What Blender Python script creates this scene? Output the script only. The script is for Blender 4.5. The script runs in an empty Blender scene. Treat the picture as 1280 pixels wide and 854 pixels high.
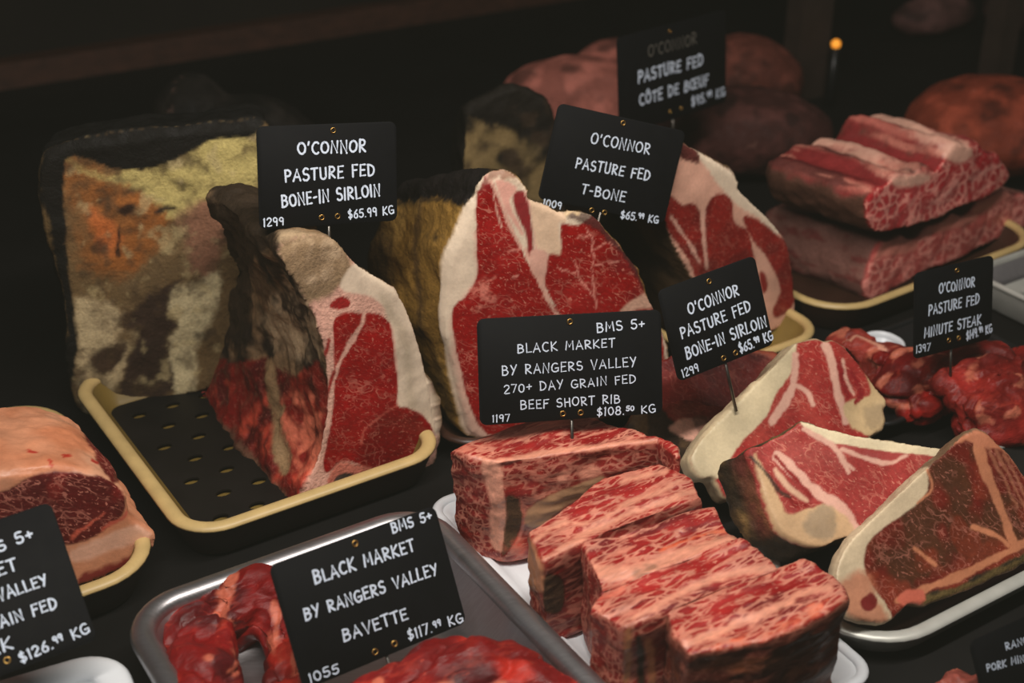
import bpy, bmesh, math, random
import numpy as np
from mathutils import Vector, Matrix

random.seed(7)
sc = bpy.context.scene
col0 = sc.collection
F, H, TH = 1777.78, .62, math.radians(29)          # focal length (px of a 1280 wide frame), camera height, downward pitch
cT, sT = math.cos(TH), math.sin(TH)
CAM = np.array([0, 0, H])

# ------------------------------------------------------------------ measuring helpers
def ray(x, y):
    a, b = (x - 640) / F, -(y - 427) / F
    return np.array([a, cT + b * sT, -sT + b * cT])
def gz(x, y, z=0.):                                  # point at height z seen at a photo pixel
    r = ray(x, y)
    return CAM + r * ((z - H) / r[2])
def onplane(x, y, P0, n):
    r = ray(x, y)
    return CAM + r * (np.dot(P0 - CAM, n) / np.dot(r, n))
def proj(P):
    D = np.asarray(P, float) - CAM
    d = D[..., 1] * cT - D[..., 2] * sT
    u = D[..., 1] * sT + D[..., 2] * cT
    return np.stack([640 + F * D[..., 0] / d, 427 - F * u / d], -1)
def zp(o, pts):                                      # pixel list measured in an enlargement (x0, y0, scale)
    return [(o[0] + x / o[2], o[1] + y / o[2]) for x, y in pts]
def dirs(az):
    a = math.radians(az)
    return np.array([math.cos(a), math.sin(a), 0]), np.array([-math.sin(a), math.cos(a), 0])
def fnormal(az, tilt=0):                             # a face whose horizontal runs at az, leaning back by tilt
    a, t = math.radians(az), math.radians(tilt)
    return np.array([math.sin(a) * math.cos(t), -math.cos(a) * math.cos(t), math.sin(t)])

# ------------------------------------------------------------------ noise and masks
def _h(i, j, k):
    with np.errstate(over='ignore'):
        n = (i.astype(np.uint32) * np.uint32(374761393) + j.astype(np.uint32) * np.uint32(668265263) + k.astype(np.uint32) * np.uint32(2246822519))
        n = (n ^ (n >> np.uint32(13))) * np.uint32(1274126177)
        n = n ^ (n >> np.uint32(16))
    return n.astype(np.float64) / 4294967295.0
def vnoise(P):
    i = np.floor(P).astype(np.int64); f = P - i; u = f * f * (3 - 2 * f)
    r = 0
    for dx in (0, 1):
        wx = u[:, 0] if dx else 1 - u[:, 0]
        for dy in (0, 1):
            wy = u[:, 1] if dy else 1 - u[:, 1]
            for dz in (0, 1):
                wz = u[:, 2] if dz else 1 - u[:, 2]
                r = r + wx * wy * wz * _h(i[:, 0] + dx + 9000, i[:, 1] + dy + 9000, i[:, 2] + dz + 9000)
    return r * 2 - 1
def fbm(P, f, octv=3, seed=0):
    r, a, t = 0, 1., 0
    for o in range(octv):
        r = r + a * vnoise(P * f + 17.3 * seed + 5.1 * o); t += a
        a *= .5; f *= 2.03
    return r / t
def sstep(a, b, x):
    t = np.clip((x - a) / (b - a), 0, 1)
    return t * t * (3 - 2 * t)
def sdline(Q, pts, closed=False):
    pts = np.asarray(pts, float)
    n = len(pts); d = np.full(len(Q), 1e9)
    for i in range(n if closed else n - 1):
        a, b = pts[i], pts[(i + 1) % n]
        ab = b - a; t = np.clip(((Q - a) @ ab) / (ab @ ab + 1e-9), 0, 1)
        d = np.minimum(d, np.linalg.norm(Q - a - t[:, None] * ab, axis=1))
    return d
def sdpoly(Q, pts):
    pts = np.asarray(pts, float); n = len(pts); ins = np.zeros(len(Q), bool)
    for i in range(n):
        a, b = pts[i], pts[(i + 1) % n]
        c = (a[1] > Q[:, 1]) != (b[1] > Q[:, 1])
        with np.errstate(divide='ignore', invalid='ignore'):
            ins ^= c & (Q[:, 0] < (b[0] - a[0]) * (Q[:, 1] - a[1]) / (b[1] - a[1] + 1e-12) + a[0])
    return np.where(ins, -1, 1) * sdline(Q, pts, True)
def crom(pts, n=6, closed=True):
    pts = [np.asarray(p, float) for p in pts]; N = len(pts); out = []
    for i in range(N if closed else N - 1):
        g = lambda k: pts[k % N] if closed else pts[min(max(k, 0), N - 1)]
        p0, p1, p2, p3 = g(i - 1), g(i), g(i + 1), g(i + 2)
        for j in range(n):
            t = j / n
            out.append(.5 * (2 * p1 + (p2 - p0) * t + (2 * p0 - 5 * p1 + 4 * p2 - p3) * t * t + (3 * p1 - p0 - 3 * p2 + p3) * t ** 3))
    if not closed: out.append(pts[-1])
    return out
def L(r, g, b):
    f = lambda v: v / 12.92 if v <= .04045 else ((v + .055) / 1.055) ** 2.4
    return np.array([f(r / 255), f(g / 255), f(b / 255)])

# ------------------------------------------------------------------ materials
def newmat(name):
    m = bpy.data.materials.new(name); m.use_nodes = True
    nt = m.node_tree; nt.nodes.clear()
    out = nt.nodes.new('ShaderNodeOutputMaterial'); b = nt.nodes.new('ShaderNodeBsdfPrincipled')
    nt.links.new(b.outputs[0], out.inputs[0])
    return m, nt, b
def plain(name, c, rough=.5, metal=0., var=.12, scale=30., bump=0., stretch=(1, 1, 1), spec=.5, rvar=.08):
    m, nt, b = newmat(name); N, K = nt.nodes, nt.links
    tc = N.new('ShaderNodeTexCoord'); mp = N.new('ShaderNodeMapping'); mp.inputs['Scale'].default_value = stretch
    no = N.new('ShaderNodeTexNoise'); no.inputs['Scale'].default_value = scale; no.inputs['Detail'].default_value = 5
    K.new(tc.outputs['Object'], mp.inputs[0]); K.new(mp.outputs[0], no.inputs['Vector'])
    r = N.new('ShaderNodeValToRGB'); r.color_ramp.elements[0].position = .3; r.color_ramp.elements[1].position = .7
    r.color_ramp.elements[0].color = (*[float(v) * (1 - var) for v in c], 1); r.color_ramp.elements[1].color = (*[min(1, float(v) * (1 + var)) for v in c], 1)
    K.new(no.outputs[0], r.inputs[0]); K.new(r.outputs[0], b.inputs['Base Color'])
    mr = N.new('ShaderNodeMapRange'); mr.inputs[3].default_value = max(.02, rough - rvar); mr.inputs[4].default_value = rough + rvar
    K.new(no.outputs[0], mr.inputs[0]); K.new(mr.outputs[0], b.inputs['Roughness'])
    b.inputs['Metallic'].default_value = metal; b.inputs['Specular IOR Level'].default_value = spec
    if bump:
        bp = N.new('ShaderNodeBump'); bp.inputs['Strength'].default_value = bump; bp.inputs['Distance'].default_value = .001
        K.new(no.outputs[0], bp.inputs['Height']); K.new(bp.outputs[0], b.inputs['Normal'])
    return m
def meatmat(name, rot=(0, 0, 0), stretch=(1, 1, 1), cell=100., fat=(232, 176, 156), rough=.42, width=.13, thr=.5, fleck=.62, bump=.35, ridge=0., spec=.45, grain=1.):
    m, nt, b = newmat(name); N, K = nt.nodes, nt.links
    def mth(op, a, c):
        q = N.new('ShaderNodeMath'); q.operation = op
        for i, v in enumerate((a, c)):
            if isinstance(v, (int, float)): q.inputs[i].default_value = v
            else: K.new(v, q.inputs[i])
        return q.outputs[0]
    def mrange(v, a, c, d0=0., d1=1.):
        q = N.new('ShaderNodeMapRange'); q.interpolation_type = 'SMOOTHSTEP'
        for i, s in enumerate((a, c, d0, d1)): q.inputs[i + 1].default_value = s
        K.new(v, q.inputs[0]); return q.outputs[0]
    tc = N.new('ShaderNodeTexCoord')
    mp = N.new('ShaderNodeMapping'); mp.vector_type = 'TEXTURE'
    mp.inputs['Rotation'].default_value = [math.radians(v) for v in rot]; mp.inputs['Scale'].default_value = stretch
    K.new(tc.outputs['Object'], mp.inputs[0])
    def noise(s, d=3., vec=None, rg=.5):
        q = N.new('ShaderNodeTexNoise'); q.inputs['Scale'].default_value = s; q.inputs['Detail'].default_value = d; q.inputs['Roughness'].default_value = rg
        K.new(vec or mp.outputs[0], q.inputs['Vector']); return q
    d1 = noise(cell * .6, 3)
    sub = N.new('ShaderNodeVectorMath'); sub.operation = 'SUBTRACT'; sub.inputs[1].default_value = (.5, .5, .5); K.new(d1.outputs['Color'], sub.inputs[0])
    scl = N.new('ShaderNodeVectorMath'); scl.operation = 'SCALE'; scl.inputs['Scale'].default_value = 1.5 / cell; K.new(sub.outputs[0], scl.inputs[0])
    add = N.new('ShaderNodeVectorMath'); K.new(mp.outputs[0], add.inputs[0]); K.new(scl.outputs[0], add.inputs[1])
    vo = N.new('ShaderNodeTexVoronoi'); vo.feature = 'DISTANCE_TO_EDGE'; vo.inputs['Scale'].default_value = cell; K.new(add.outputs[0], vo.inputs['Vector'])
    vein = mrange(vo.outputs['Distance'], width * .25, width, 1., 0.)
    gate = mrange(noise(cell * .45, 2).outputs[0], thr - .06, thr + .06)
    vein = mth('MULTIPLY', vein, gate)
    if ridge:                                        # winding threads of fat instead of a closed net
        def thread(sc_, w_, g0, gs):
            a = mth('ABSOLUTE', mth('SUBTRACT', noise(sc_, 3, None, .55).outputs[0], .5), 0.)
            return mth('MULTIPLY', mrange(a, w_ * .3, w_, 1., 0.), mrange(noise(gs, 2).outputs[0], g0 - .05, g0 + .08))
        vein = mth('MAXIMUM', mth('MULTIPLY', thread(cell * .22, .012, .54, cell * .3), .7), mth('MULTIPLY', thread(cell * .55, .03, .58, cell * .5), .55))
        vein = mth('MAXIMUM', vein, mth('MULTIPLY', mrange(vo.outputs['Distance'], width * .25, width, 1., 0.), mth('MULTIPLY', gate, ridge)))
    fl = mrange(noise(cell * 3.2, 3, add.outputs[0]).outputs[0], fleck, fleck + .07)
    fl = mth('MULTIPLY', fl, .75)
    fac = mth('MAXIMUM', vein, fl)
    at = N.new('ShaderNodeAttribute'); at.attribute_name = 'Mar'
    fac = mth('MULTIPLY', fac, at.outputs['Fac'])
    ca = N.new('ShaderNodeAttribute'); ca.attribute_name = 'Col'
    mix = N.new('ShaderNodeMix'); mix.data_type = 'RGBA'; mix.inputs['B'].default_value = (*L(*fat), 1)
    K.new(fac, mix.inputs['Factor']); K.new(ca.outputs['Color'], mix.inputs['A'])
    big = noise(28, 5, tc.outputs['Object']); fine = noise(420, 3, rg=.65)
    v = mth('MULTIPLY', mrange(big.outputs[0], .25, .75, .78, 1.16), mrange(fine.outputs[0], .2, .8, 1 - .2 * grain, 1 + .16 * grain))
    mul = N.new('ShaderNodeMix'); mul.data_type = 'RGBA'; mul.blend_type = 'MULTIPLY'; mul.inputs['Factor'].default_value = 1
    K.new(mix.outputs['Result'], mul.inputs['A']); K.new(v, mul.inputs['B'])
    K.new(mul.outputs['Result'], b.inputs['Base Color'])
    K.new(mrange(noise(90, 4).outputs[0], .3, .7, rough - .13, rough + .13), b.inputs['Roughness'])
    b.inputs['Specular IOR Level'].default_value = spec
    hgt = mth('ADD', mth('MULTIPLY', fine.outputs[0], 1.), mth('MULTIPLY', fac, .25))
    hgt = mth('ADD', hgt, mth('MULTIPLY', noise(130, 4).outputs[0], 1.2))
    bp = N.new('ShaderNodeBump'); bp.inputs['Strength'].default_value = bump; bp.inputs['Distance'].default_value = .0012
    K.new(hgt, bp.inputs['Height']); K.new(bp.outputs[0], b.inputs['Normal'])
    return m

# ------------------------------------------------------------------ object helpers
def tag(o, label=None, cat=None, group=None, kind=None):
    for k, v in (('label', label), ('category', cat), ('group', group), ('kind', kind)):
        if v: o[k] = v
    return o
def empty(name, loc, label, cat, group=None):
    o = bpy.data.objects.new(name, None); col0.objects.link(o); o.location = [float(v) for v in loc]; o.empty_display_size = .02
    return tag(o, label, cat, group)
def mesh_obj(name, V, Fc, mat, parent=None, loc=None, smooth=True):
    me = bpy.data.meshes.new(name); V = np.asarray(V, float)
    base = np.array(parent.location) if parent is not None else (np.zeros(3) if loc is None else np.asarray(loc, float))
    me.from_pydata((V - base).tolist(), [], [list(map(int, f)) for f in Fc]); me.update()
    if smooth: me.polygons.foreach_set('use_smooth', [True] * len(me.polygons))
    o = bpy.data.objects.new(name, me); col0.objects.link(o); me.materials.append(mat)
    if parent is not None: o.parent = parent
    else: o.location = [float(v) for v in base]
    return o
def sharp(o, deg=35):
    bm = bmesh.new(); bm.from_mesh(o.data)
    bmesh.ops.recalc_face_normals(bm, faces=bm.faces)
    for e in bm.edges:
        if len(e.link_faces) == 2 and e.calc_face_angle(0) > math.radians(deg): e.smooth = False
    bm.to_mesh(o.data); bm.free()
    return o
def tube(path, rad, n=8, caps=True):
    path = [np.asarray(p, float) for p in path]; V, Fc = [], []
    rad = rad if hasattr(rad, '__len__') else [rad] * len(path)
    for i, p in enumerate(path):
        t = path[min(i + 1, len(path) - 1)] - path[max(i - 1, 0)]; t = t / np.linalg.norm(t)
        a = np.cross(t, [0, 0, 1.]) if abs(t[2]) < .9 else np.cross(t, [1., 0, 0]); a /= np.linalg.norm(a); b2 = np.cross(t, a)
        for k in range(n):
            th = 2 * math.pi * k / n
            V.append(p + rad[i] * (math.cos(th) * a + math.sin(th) * b2))
    for i in range(len(path) - 1):
        for k in range(n):
            Fc.append((i * n + k, i * n + (k + 1) % n, (i + 1) * n + (k + 1) % n, (i + 1) * n + k))
    if caps: Fc += [tuple(range(n))[::-1], tuple(range((len(path) - 1) * n, len(path) * n))]
    return V, Fc
def torus(c, a1, a2, R, r, n=20, m=8):
    nn = np.cross(a1, a2); V, Fc = [], []
    for i in range(n):
        t = 2 * math.pi * i / n; e = math.cos(t) * a1 + math.sin(t) * a2
        for j in range(m):
            s = 2 * math.pi * j / m
            V.append(c + e * (R + r * math.cos(s)) + nn * r * math.sin(s))
    for i in range(n):
        for j in range(m):
            Fc.append((i * m + j, ((i + 1) % n) * m + j, ((i + 1) % n) * m + (j + 1) % m, i * m + (j + 1) % m))
    return V, Fc
def rrect(a, b, r, n=9):
    out = []
    for cx, cy, s in ((a - r, b - r, 0), (-a + r, b - r, 90), (-a + r, -b + r, 180), (a - r, -b + r, 270)):
        for k in range(n):
            t = math.radians(s + 90 * k / (n - 1)); out.append((cx + r * math.cos(t), cy + r * math.sin(t)))
    return out
def lofted(rings, close_first=False, close_last=False):
    V, Fc = [], []; n = len(rings[0])
    for R in rings: V += list(R)
    for i in range(len(rings) - 1):
        for k in range(n):
            Fc.append((i * n + k, i * n + (k + 1) % n, (i + 1) * n + (k + 1) % n, (i + 1) * n + k))
    if close_first: Fc.append(tuple(range(n))[::-1])
    if close_last: Fc.append(tuple(range((len(rings) - 1) * n, len(rings) * n)))
    return V, Fc

# ------------------------------------------------------------------ organic bodies: crude solid -> even skin -> relief -> painted parts
def skin(V, Fc, voxel, smooth=3):
    me = bpy.data.meshes.new('crude'); me.from_pydata([list(map(float, v)) for v in V], [], [list(map(int, f)) for f in Fc]); me.update()
    bm = bmesh.new(); bm.from_mesh(me); bmesh.ops.recalc_face_normals(bm, faces=bm.faces); bmesh.ops.triangulate(bm, faces=bm.faces); bm.to_mesh(me); bm.free()
    o = bpy.data.objects.new('crude', me); col0.objects.link(o)
    md = o.modifiers.new('r', 'REMESH'); md.mode = 'VOXEL'; md.voxel_size = voxel
    if smooth:
        s = o.modifiers.new('s', 'SMOOTH'); s.iterations = smooth; s.factor = .5
    dg = bpy.context.evaluated_depsgraph_get(); ev = o.evaluated_get(dg); m2 = ev.to_mesh()
    P = np.empty(len(m2.vertices) * 3); m2.vertices.foreach_get('co', P); P = P.reshape(-1, 3)
    nl = np.empty(len(m2.polygons), np.int32); m2.polygons.foreach_get('loop_total', nl)
    vi = np.empty(len(m2.loops), np.int32); m2.loops.foreach_get('vertex_index', vi)
    ev.to_mesh_clear(); bpy.data.objects.remove(o); bpy.data.meshes.remove(me)
    if len(nl) and (nl == 4).all(): Q = vi.reshape(-1, 4)
    else:
        Q, k = [], 0
        for n in nl:
            f = vi[k:k + n]; k += n; Q.append([f[0], f[1], f[2], f[3] if n > 3 else f[2]])
        Q = np.array(Q)
    return P, Q
def normals(P, Q):
    n = np.cross(P[Q[:, 2]] - P[Q[:, 0]], P[Q[:, 3]] - P[Q[:, 1]])
    N = np.zeros_like(P)
    for k in range(4): np.add.at(N, Q[:, k], n)
    return N / (np.linalg.norm(N, axis=1)[:, None] + 1e-12)
class Skin:
    """a painted body: P points, N normals, Q pixels of the points on the measured face, W pixels of the points themselves"""
    def __init__(s, P, Fq, plane=None):
        s.P, s.F = P, Fq; s.N = normals(P, Fq); s.n = len(P)
        s.col = np.zeros((s.n, 3)); s.mar = np.zeros(s.n); s.cls = np.zeros(s.n, int)
        s.W = proj(P); s.Q = s.W; s.front = np.ones(s.n)
        if plane is not None:
            P0, n = plane; h = (P - P0) @ n
            s.h = h; s.Q = proj(P - h[:, None] * n)
            s.front = sstep(.42, .62, s.N @ n) * sstep(-.02, -.008, h)
    def relief(s, *terms):
        for f, a, o in terms:
            s.P = s.P + s.N * (a * fbm(s.P, f, o, int(f)))[:, None]
        s.N = normals(s.P, s.F)
    def wob(s, Q, a, f=60.):
        return Q + a * np.stack([fbm(s.P, f, 3, 3) + .6 * fbm(s.P, 300, 2, 5), fbm(s.P, f, 3, 8) + .6 * fbm(s.P, 300, 2, 9)], -1) if a else Q
    def poly(s, pts, soft=1.5, wob=2., Q=None, f=60., smooth=True):
        if smooth: pts = crom(pts, 4)
        return 1 - sstep(-soft, soft, sdpoly(s.wob(s.Q if Q is None else Q, wob, f), pts))
    def line(s, pts, w, soft=1.2, wob=2., Q=None, f=60.):
        w = w * (1 + .75 * fbm(s.P, 90, 3, 31))
        return 1 - sstep(w / 2 - soft, w / 2 + soft, sdline(s.wob(s.Q if Q is None else Q, wob, f), crom(pts, 4, False)))
    def nz(s, f, lo=-.3, hi=.3, octv=3, seed=1, st=None):
        P = s.P if st is None else s.P @ np.asarray(st)
        return sstep(lo, hi, fbm(P, f, octv, seed))
    def paint(s, c, m=1., mar=None, cls=None, keep=None):
        m = np.broadcast_to(np.asarray(m, float), (s.n,))
        s.col = s.col * (1 - m[:, None]) + L(*c) * m[:, None]
        if mar is not None: s.mar = s.mar * (1 - m) + mar * m
        if cls is not None: s.cls = np.where(m > .5, cls, s.cls)
    def build(s, root, names, mats):
        base = np.array(root.location)
        fcl = np.max(s.cls[s.F], axis=1)
        def comps(idx):                              # connected patches of a class
            fv = s.F[idx]; lv = np.arange(s.n); lf = fv.min(1)
            for _ in range(4000):
                np.minimum.at(lv, fv.ravel(), np.repeat(lf, 4)); l2 = lv[lv[fv].min(1)]
                if (l2 == lf).all(): break
                lf = l2
            return [idx[lf == c] for c in np.unique(lf)]
        jobs = []
        for rnd in range(2):
            jobs = []; moved = False
            for k, nm in enumerate(names):
                idx = np.where(fcl == k)[0]
                if not len(idx): continue
                cs = comps(idx); big = max(len(c) for c in cs)
                for c in cs:
                    if len(c) < max(260, .02 * big) and len(cs) > 1 or len(c) < 40:
                        if rnd == 0:                 # a scrap joins whatever surrounds it
                            vs = np.unique(s.F[c]); nb = np.isin(s.F, vs).any(1); nb[c] = False
                            if nb.any(): fcl[c] = np.bincount(fcl[nb]).argmax(); continue
                    jobs.append((k, nm, c))
        for k, nm, c in jobs:
            sel = s.F[c]
            u, inv = np.unique(sel, return_inverse=True); f = inv.reshape(sel.shape)
            me = bpy.data.meshes.new(nm)
            me.from_pydata((s.P[u] - base).tolist(), [], f.tolist())
            me.polygons.foreach_set('use_smooth', [True] * len(me.polygons)); me.update()
            ca = me.color_attributes.new('Col', 'FLOAT_COLOR', 'POINT')
            ca.data.foreach_set('color', np.concatenate([s.col[u], np.ones((len(u), 1))], 1).ravel())
            ma = me.attributes.new('Mar', 'FLOAT', 'POINT'); ma.data.foreach_set('value', s.mar[u])
            try: me.normals_split_custom_set_from_vertices(s.N[u].tolist())
            except Exception: pass
            o = bpy.data.objects.new(nm, me); col0.objects.link(o); o.parent = root
            me.materials.append(mats[k] if isinstance(mats, (list, tuple)) else mats)
def extrude_face(px, plane, d, secs):
    """the outline of a cut face (photo pixels on its plane), drawn back along d; secs: (t, scale, rise)"""
    P0, n = plane
    pts = np.array([onplane(x, y, P0, n) for x, y in crom(px, 4)]); c = pts.mean(0); zb = pts[:, 2].min()
    rings = []
    for t, k, dz in secs:
        r = c + (pts - c) * k + np.asarray(d) * t
        r[:, 2] += (zb - r[:, 2].min()) * (1 if abs(d[2]) < 1e-6 else 0) + dz
        rings.append(r)
    return lofted(rings, True, True)
def ellipsoid(c, r, rot=0., nu=16, nv=10, tiltx=0.):
    V, Fc = [], []
    M = np.array(Matrix.Rotation(rot, 3, 'Z') @ Matrix.Rotation(tiltx, 3, 'X'))
    for j in range(nv + 1):
        ph = math.pi * j / nv
        for i in range(nu):
            t = 2 * math.pi * i / nu
            V.append(np.asarray(c) + M @ (np.array([math.sin(ph) * math.cos(t), math.sin(ph) * math.sin(t), math.cos(ph)]) * r))
    for j in range(nv):
        for i in range(nu):
            Fc.append((j * nu + i, j * nu + (i + 1) % nu, (j + 1) * nu + (i + 1) % nu, (j + 1) * nu + i))
    return V, Fc
def joined(*ms):
    V, Fc = [], []
    for v, f in ms:
        o = len(V); V += list(v); Fc += [tuple(i + o for i in q) for q in f]
    return V, Fc
# ------------------------------------------------------------------ materials in use
M_red = meatmat('red_lean', cell=150, width=.075, thr=.53, fleck=.6, fat=(212, 134, 114), bump=.3, ridge=.4, spec=.22, stretch=(1.6, 1.6, .9), rot=(0, 35, 20))
M_wag = meatmat('marbled_lean', rot=(0, 0, 35), stretch=(3.2, 1, 1.2), cell=230, width=.2, thr=.44, fleck=.61, fat=(216, 144, 120), rough=.42, ridge=.8)
M_rack = meatmat('rack_lean', cell=95, width=.2, thr=.42, fleck=.6, fat=(232, 150, 136), ridge=.9)
M_dry = meatmat('aged_crust', spec=.15, cell=60, thr=.7, fleck=.75, rough=.7, bump=.7)
M_fat = meatmat('fat', cell=60, thr=.8, fleck=.8, rough=.5, bump=.16, grain=.35)
M_wet = meatmat('wet_red', rot=(0, 0, 35), stretch=(2.4, 1, 1), cell=90, width=.08, thr=.54, fleck=.66, rough=.46, bump=.45, fat=(192, 70, 50), ridge=.3, spec=.25)
M_yel = plain('mustard_enamel', L(196, 168, 112), .42, var=.1, scale=60, bump=.1)
M_brn = plain('brown_glaze', L(58, 36, 26), .35, var=.2, scale=25)
M_olv = plain('olive_glaze', L(120, 98, 46), .4, var=.15, scale=25)
M_steel = plain('brushed_steel', L(165, 162, 164), .36, .92, var=.08, scale=90, stretch=(1, 12, 1), bump=.03)
M_steel2 = plain('satin_steel', L(190, 190, 182), .38, .25, var=.08, scale=60)
M_white = plain('white_enamel', L(222, 226, 230), .3, var=.03)
M_blackp = plain('black_plastic', L(24, 24, 25), .38, var=.15, scale=40)
M_board = plain('sign_board', L(8, 8, 11), .7, var=.15, scale=90, bump=.05, spec=.12)
M_chalk = plain('chalk_ink', L(205, 216, 232), .7, var=.12, scale=700)
M_chalkd = plain('dim_grey_ink', L(92, 88, 80), .7, var=.3, scale=500)  # dimmer grey version of the lettering ink
M_brass = plain('brass', L(190, 150, 84), .32, 1., var=.1)
M_pin = plain('pin_steel', L(120, 116, 110), .35, 1.)
M_deck = plain('deck_coating', L(14, 12, 11), .65, var=.25, scale=14, bump=.1, spec=.2)
M_insert = plain('dark_drip_plate', L(20, 17, 15), .55, var=.25, scale=30, spec=.25)
M_wall = plain('dark_panel', L(34, 29, 25), .8, var=.3, scale=4, spec=.15)
M_wood = plain('brown_wood', L(66, 36, 22), .6, var=.3, scale=10, stretch=(1, 8, 8))
M_post = plain('brown_post', L(48, 34, 26), .7, var=.2)

# ------------------------------------------------------------------ the case
def quadbox(name, c, az, su, sv, z0, z1, mat, kind='structure'):
    u, v = dirs(az); V = []
    for z in (z0, z1):
        for a, b in ((-1, -1), (1, -1), (1, 1), (-1, 1)):
            V.append(np.array([c[0], c[1], z]) + u * su / 2 * a + v * sv / 2 * b)
    o = mesh_obj(name, V, [(3, 2, 1, 0), (4, 5, 6, 7), (0, 1, 5, 4), (1, 2, 6, 5), (2, 3, 7, 6), (3, 0, 4, 7)], mat, loc=(c[0], c[1], z0), smooth=False)
    return tag(o, kind=kind)
AZ = 33
U, Vd = dirs(AZ)
quadbox('floor', (.2, 1.3, 0), 30, 5., 3.2, -.03, 0, M_deck)
uw, vw = dirs(29.5)
wc = gz(320, 60, 0) + uw * .6
quadbox('wall_back', wc + vw * .05, 29.5, 5.2, .06, 0, 1.3, M_wall)
quadbox('trim_1', wc + vw * .005, 29.5, 5.2, .03, 0, .035, M_wood)
for i, (x, w) in enumerate(((1010, .05), (1252, .03))):
    p = ray(x, 40) * 1.78 / ray(x, 40)[1]
    quadbox('trim_%d' % (i + 2), (p[0], p[1], 0), 29.5, w, .03, 0, 1.3, M_post)
p = CAM + ray(1045, 55) * 1.74 / ray(1045, 55)[1]
mE, nt, b = newmat('amber_glow'); b.inputs['Base Color'].default_value = (.8, .35, .05, 1); b.inputs['Emission Color'].default_value = (1, .34, .03, 1); b.inputs['Emission Strength'].default_value = .9
lamp = empty('indicator_lamp', p, 'small amber indicator lamp glowing in the dark at the back', 'lamp')
mesh_obj('lens', *ellipsoid(p, (.006, .006, .006)), mE, lamp)
mesh_obj('bezel', *lofted([[p + (uw * math.cos(t) + vw * math.sin(t)) * r + np.array([0, 0, dv]) for t in np.linspace(0, 2 * math.pi, 17)[:-1]] for r, dv in ((.006, -p[2]), (.004, -.004))], True, True), M_blackp, lamp)

# ------------------------------------------------------------------ trays
def tray(name, label, c, az, su, sv, h, r, mats, rim=.008, slope=.012, wall=.004, group=None, rimh=.004, floor=.004, cat='tray', flare=0.):
    """mats: outside, rim, inside; c = centre on the deck"""
    u, v = dirs(az); root = empty(name, (c[0], c[1], 0), label, cat, group); base = np.array([c[0], c[1], 0.])
    def ring(o, z):
        return [base + u * x + v * y + np.array([0, 0, z]) for x, y in rrect(su / 2 + o, sv / 2 + o, max(r + o, .004))]
    zt = h - rimh
    sharp(mesh_obj('outer_wall', *lofted([ring(-slope - .004, 0), ring(-slope, .003), ring(-.0015 - flare, zt)], True), mats[0], root), 50)
    R = [(-flare - .003, zt)] + [(-rim / 2 + rim / 2 * math.cos(t), zt + rimh * math.sin(t)) for t in np.linspace(0, math.pi, 9)] + [(-rim, zt - .001)]
    mesh_obj('rim', *lofted([ring(o, z) for o, z in R]), mats[1], root)
    sharp(mesh_obj('inner_basin', *lofted([ring(-rim + .0008, zt), ring(-rim - slope * .7, floor + .007), ring(-rim - slope - .003, floor + .0018), ring(-rim - slope - .01, floor)], False, True), mats[2], root), 50)
    return root
def corner(px, py, z, az, su, sv, a, b):             # centre of a tray whose (a, b) corner shows at a pixel
    u, v = dirs(az); return gz(px, py, z) - u * su / 2 * a - v * sv / 2 * b
def holes(name, label, c, az, su, sv, z, r, nx, ny, hr, mat, th=.0016):
    u, v = dirs(az)
    cu = bpy.data.curves.new(name, 'CURVE'); cu.dimensions = '2D'; cu.fill_mode = 'BOTH'; cu.extrude = th / 2
    def sp(pts):
        s = cu.splines.new('POLY'); s.points.add(len(pts) - 1); s.use_cyclic_u = True
        for q, (x, y) in zip(s.points, pts): q.co = (x, y, 0, 1)
    sp(rrect(su / 2, sv / 2, r))
    for i in range(nx):
        for j in range(ny):
            x = (i + .5) / nx * (su - .03) - (su - .03) / 2 + (.25 if j % 2 else -.25) * (su - .03) / nx
            y = (j + .5) / ny * (sv - .03) - (sv - .03) / 2
            sp([(x + hr * 1.5 * math.cos(t), y + hr * math.sin(t)) for t in np.linspace(0, 2 * math.pi, 13)[:-1]])
    o = bpy.data.objects.new(name, cu); col0.objects.link(o)
    o.location = (c[0], c[1], z); o.rotation_euler = (0, 0, math.radians(az))
    me = bpy.data.meshes.new_from_object(o.evaluated_get(bpy.context.evaluated_depsgraph_get()))
    bpy.data.objects.remove(o); me.materials.clear(); me.materials.append(mat)
    o = bpy.data.objects.new(name, me); col0.objects.link(o); o.location = (c[0], c[1], z); o.rotation_euler = (0, 0, math.radians(az))
    return tag(o, label, 'drip plate')
YB = (M_brn, M_yel, M_olv)
c1 = corner(232, 676, .034, AZ, .212, .26, -1, -1)
tray('serving_tray', 'long mustard rimmed brown tray holding the cut bone-in sirloin joint', c1, AZ, .212, .26, .034, .035, YB, rim=.0115, group='mustard rimmed trays')
holes('drip_plate', 'dark perforated drip plate lying in the tray beside the bone-in sirloin joint', c1, AZ, .172, .225, .0075, .02, 5, 7, .0042, M_insert)
c2 = corner(213, 702, .034, AZ, .30, .26, 1, -1)
tray('serving_tray', 'mustard rimmed tray at the left edge under the pale fat-topped striploin', c2, AZ, .30, .26, .034, .045, YB, rim=.011, group='mustard rimmed trays')
c4 = corner(562, 560, .022, 22, .19, .15, -1, -1)
tray('serving_tray', 'brown tray under the big T-bone joint in the middle', c4, 22, .19, .15, .022, .03, (M_brn, M_brn, M_brn), group='mustard rimmed trays')
c3 = corner(1040, 412, .028, AZ, .13, .19, 1, -1)
tray('serving_tray', 'mustard rimmed tray under the pale rib joint behind the right sirloin sign', c3, AZ, .13, .19, .028, .035, YB, rim=.009, group='mustard rimmed trays')
c5 = corner(1046, 396, .032, AZ + 2, .30, .18, -1, -1)
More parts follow.
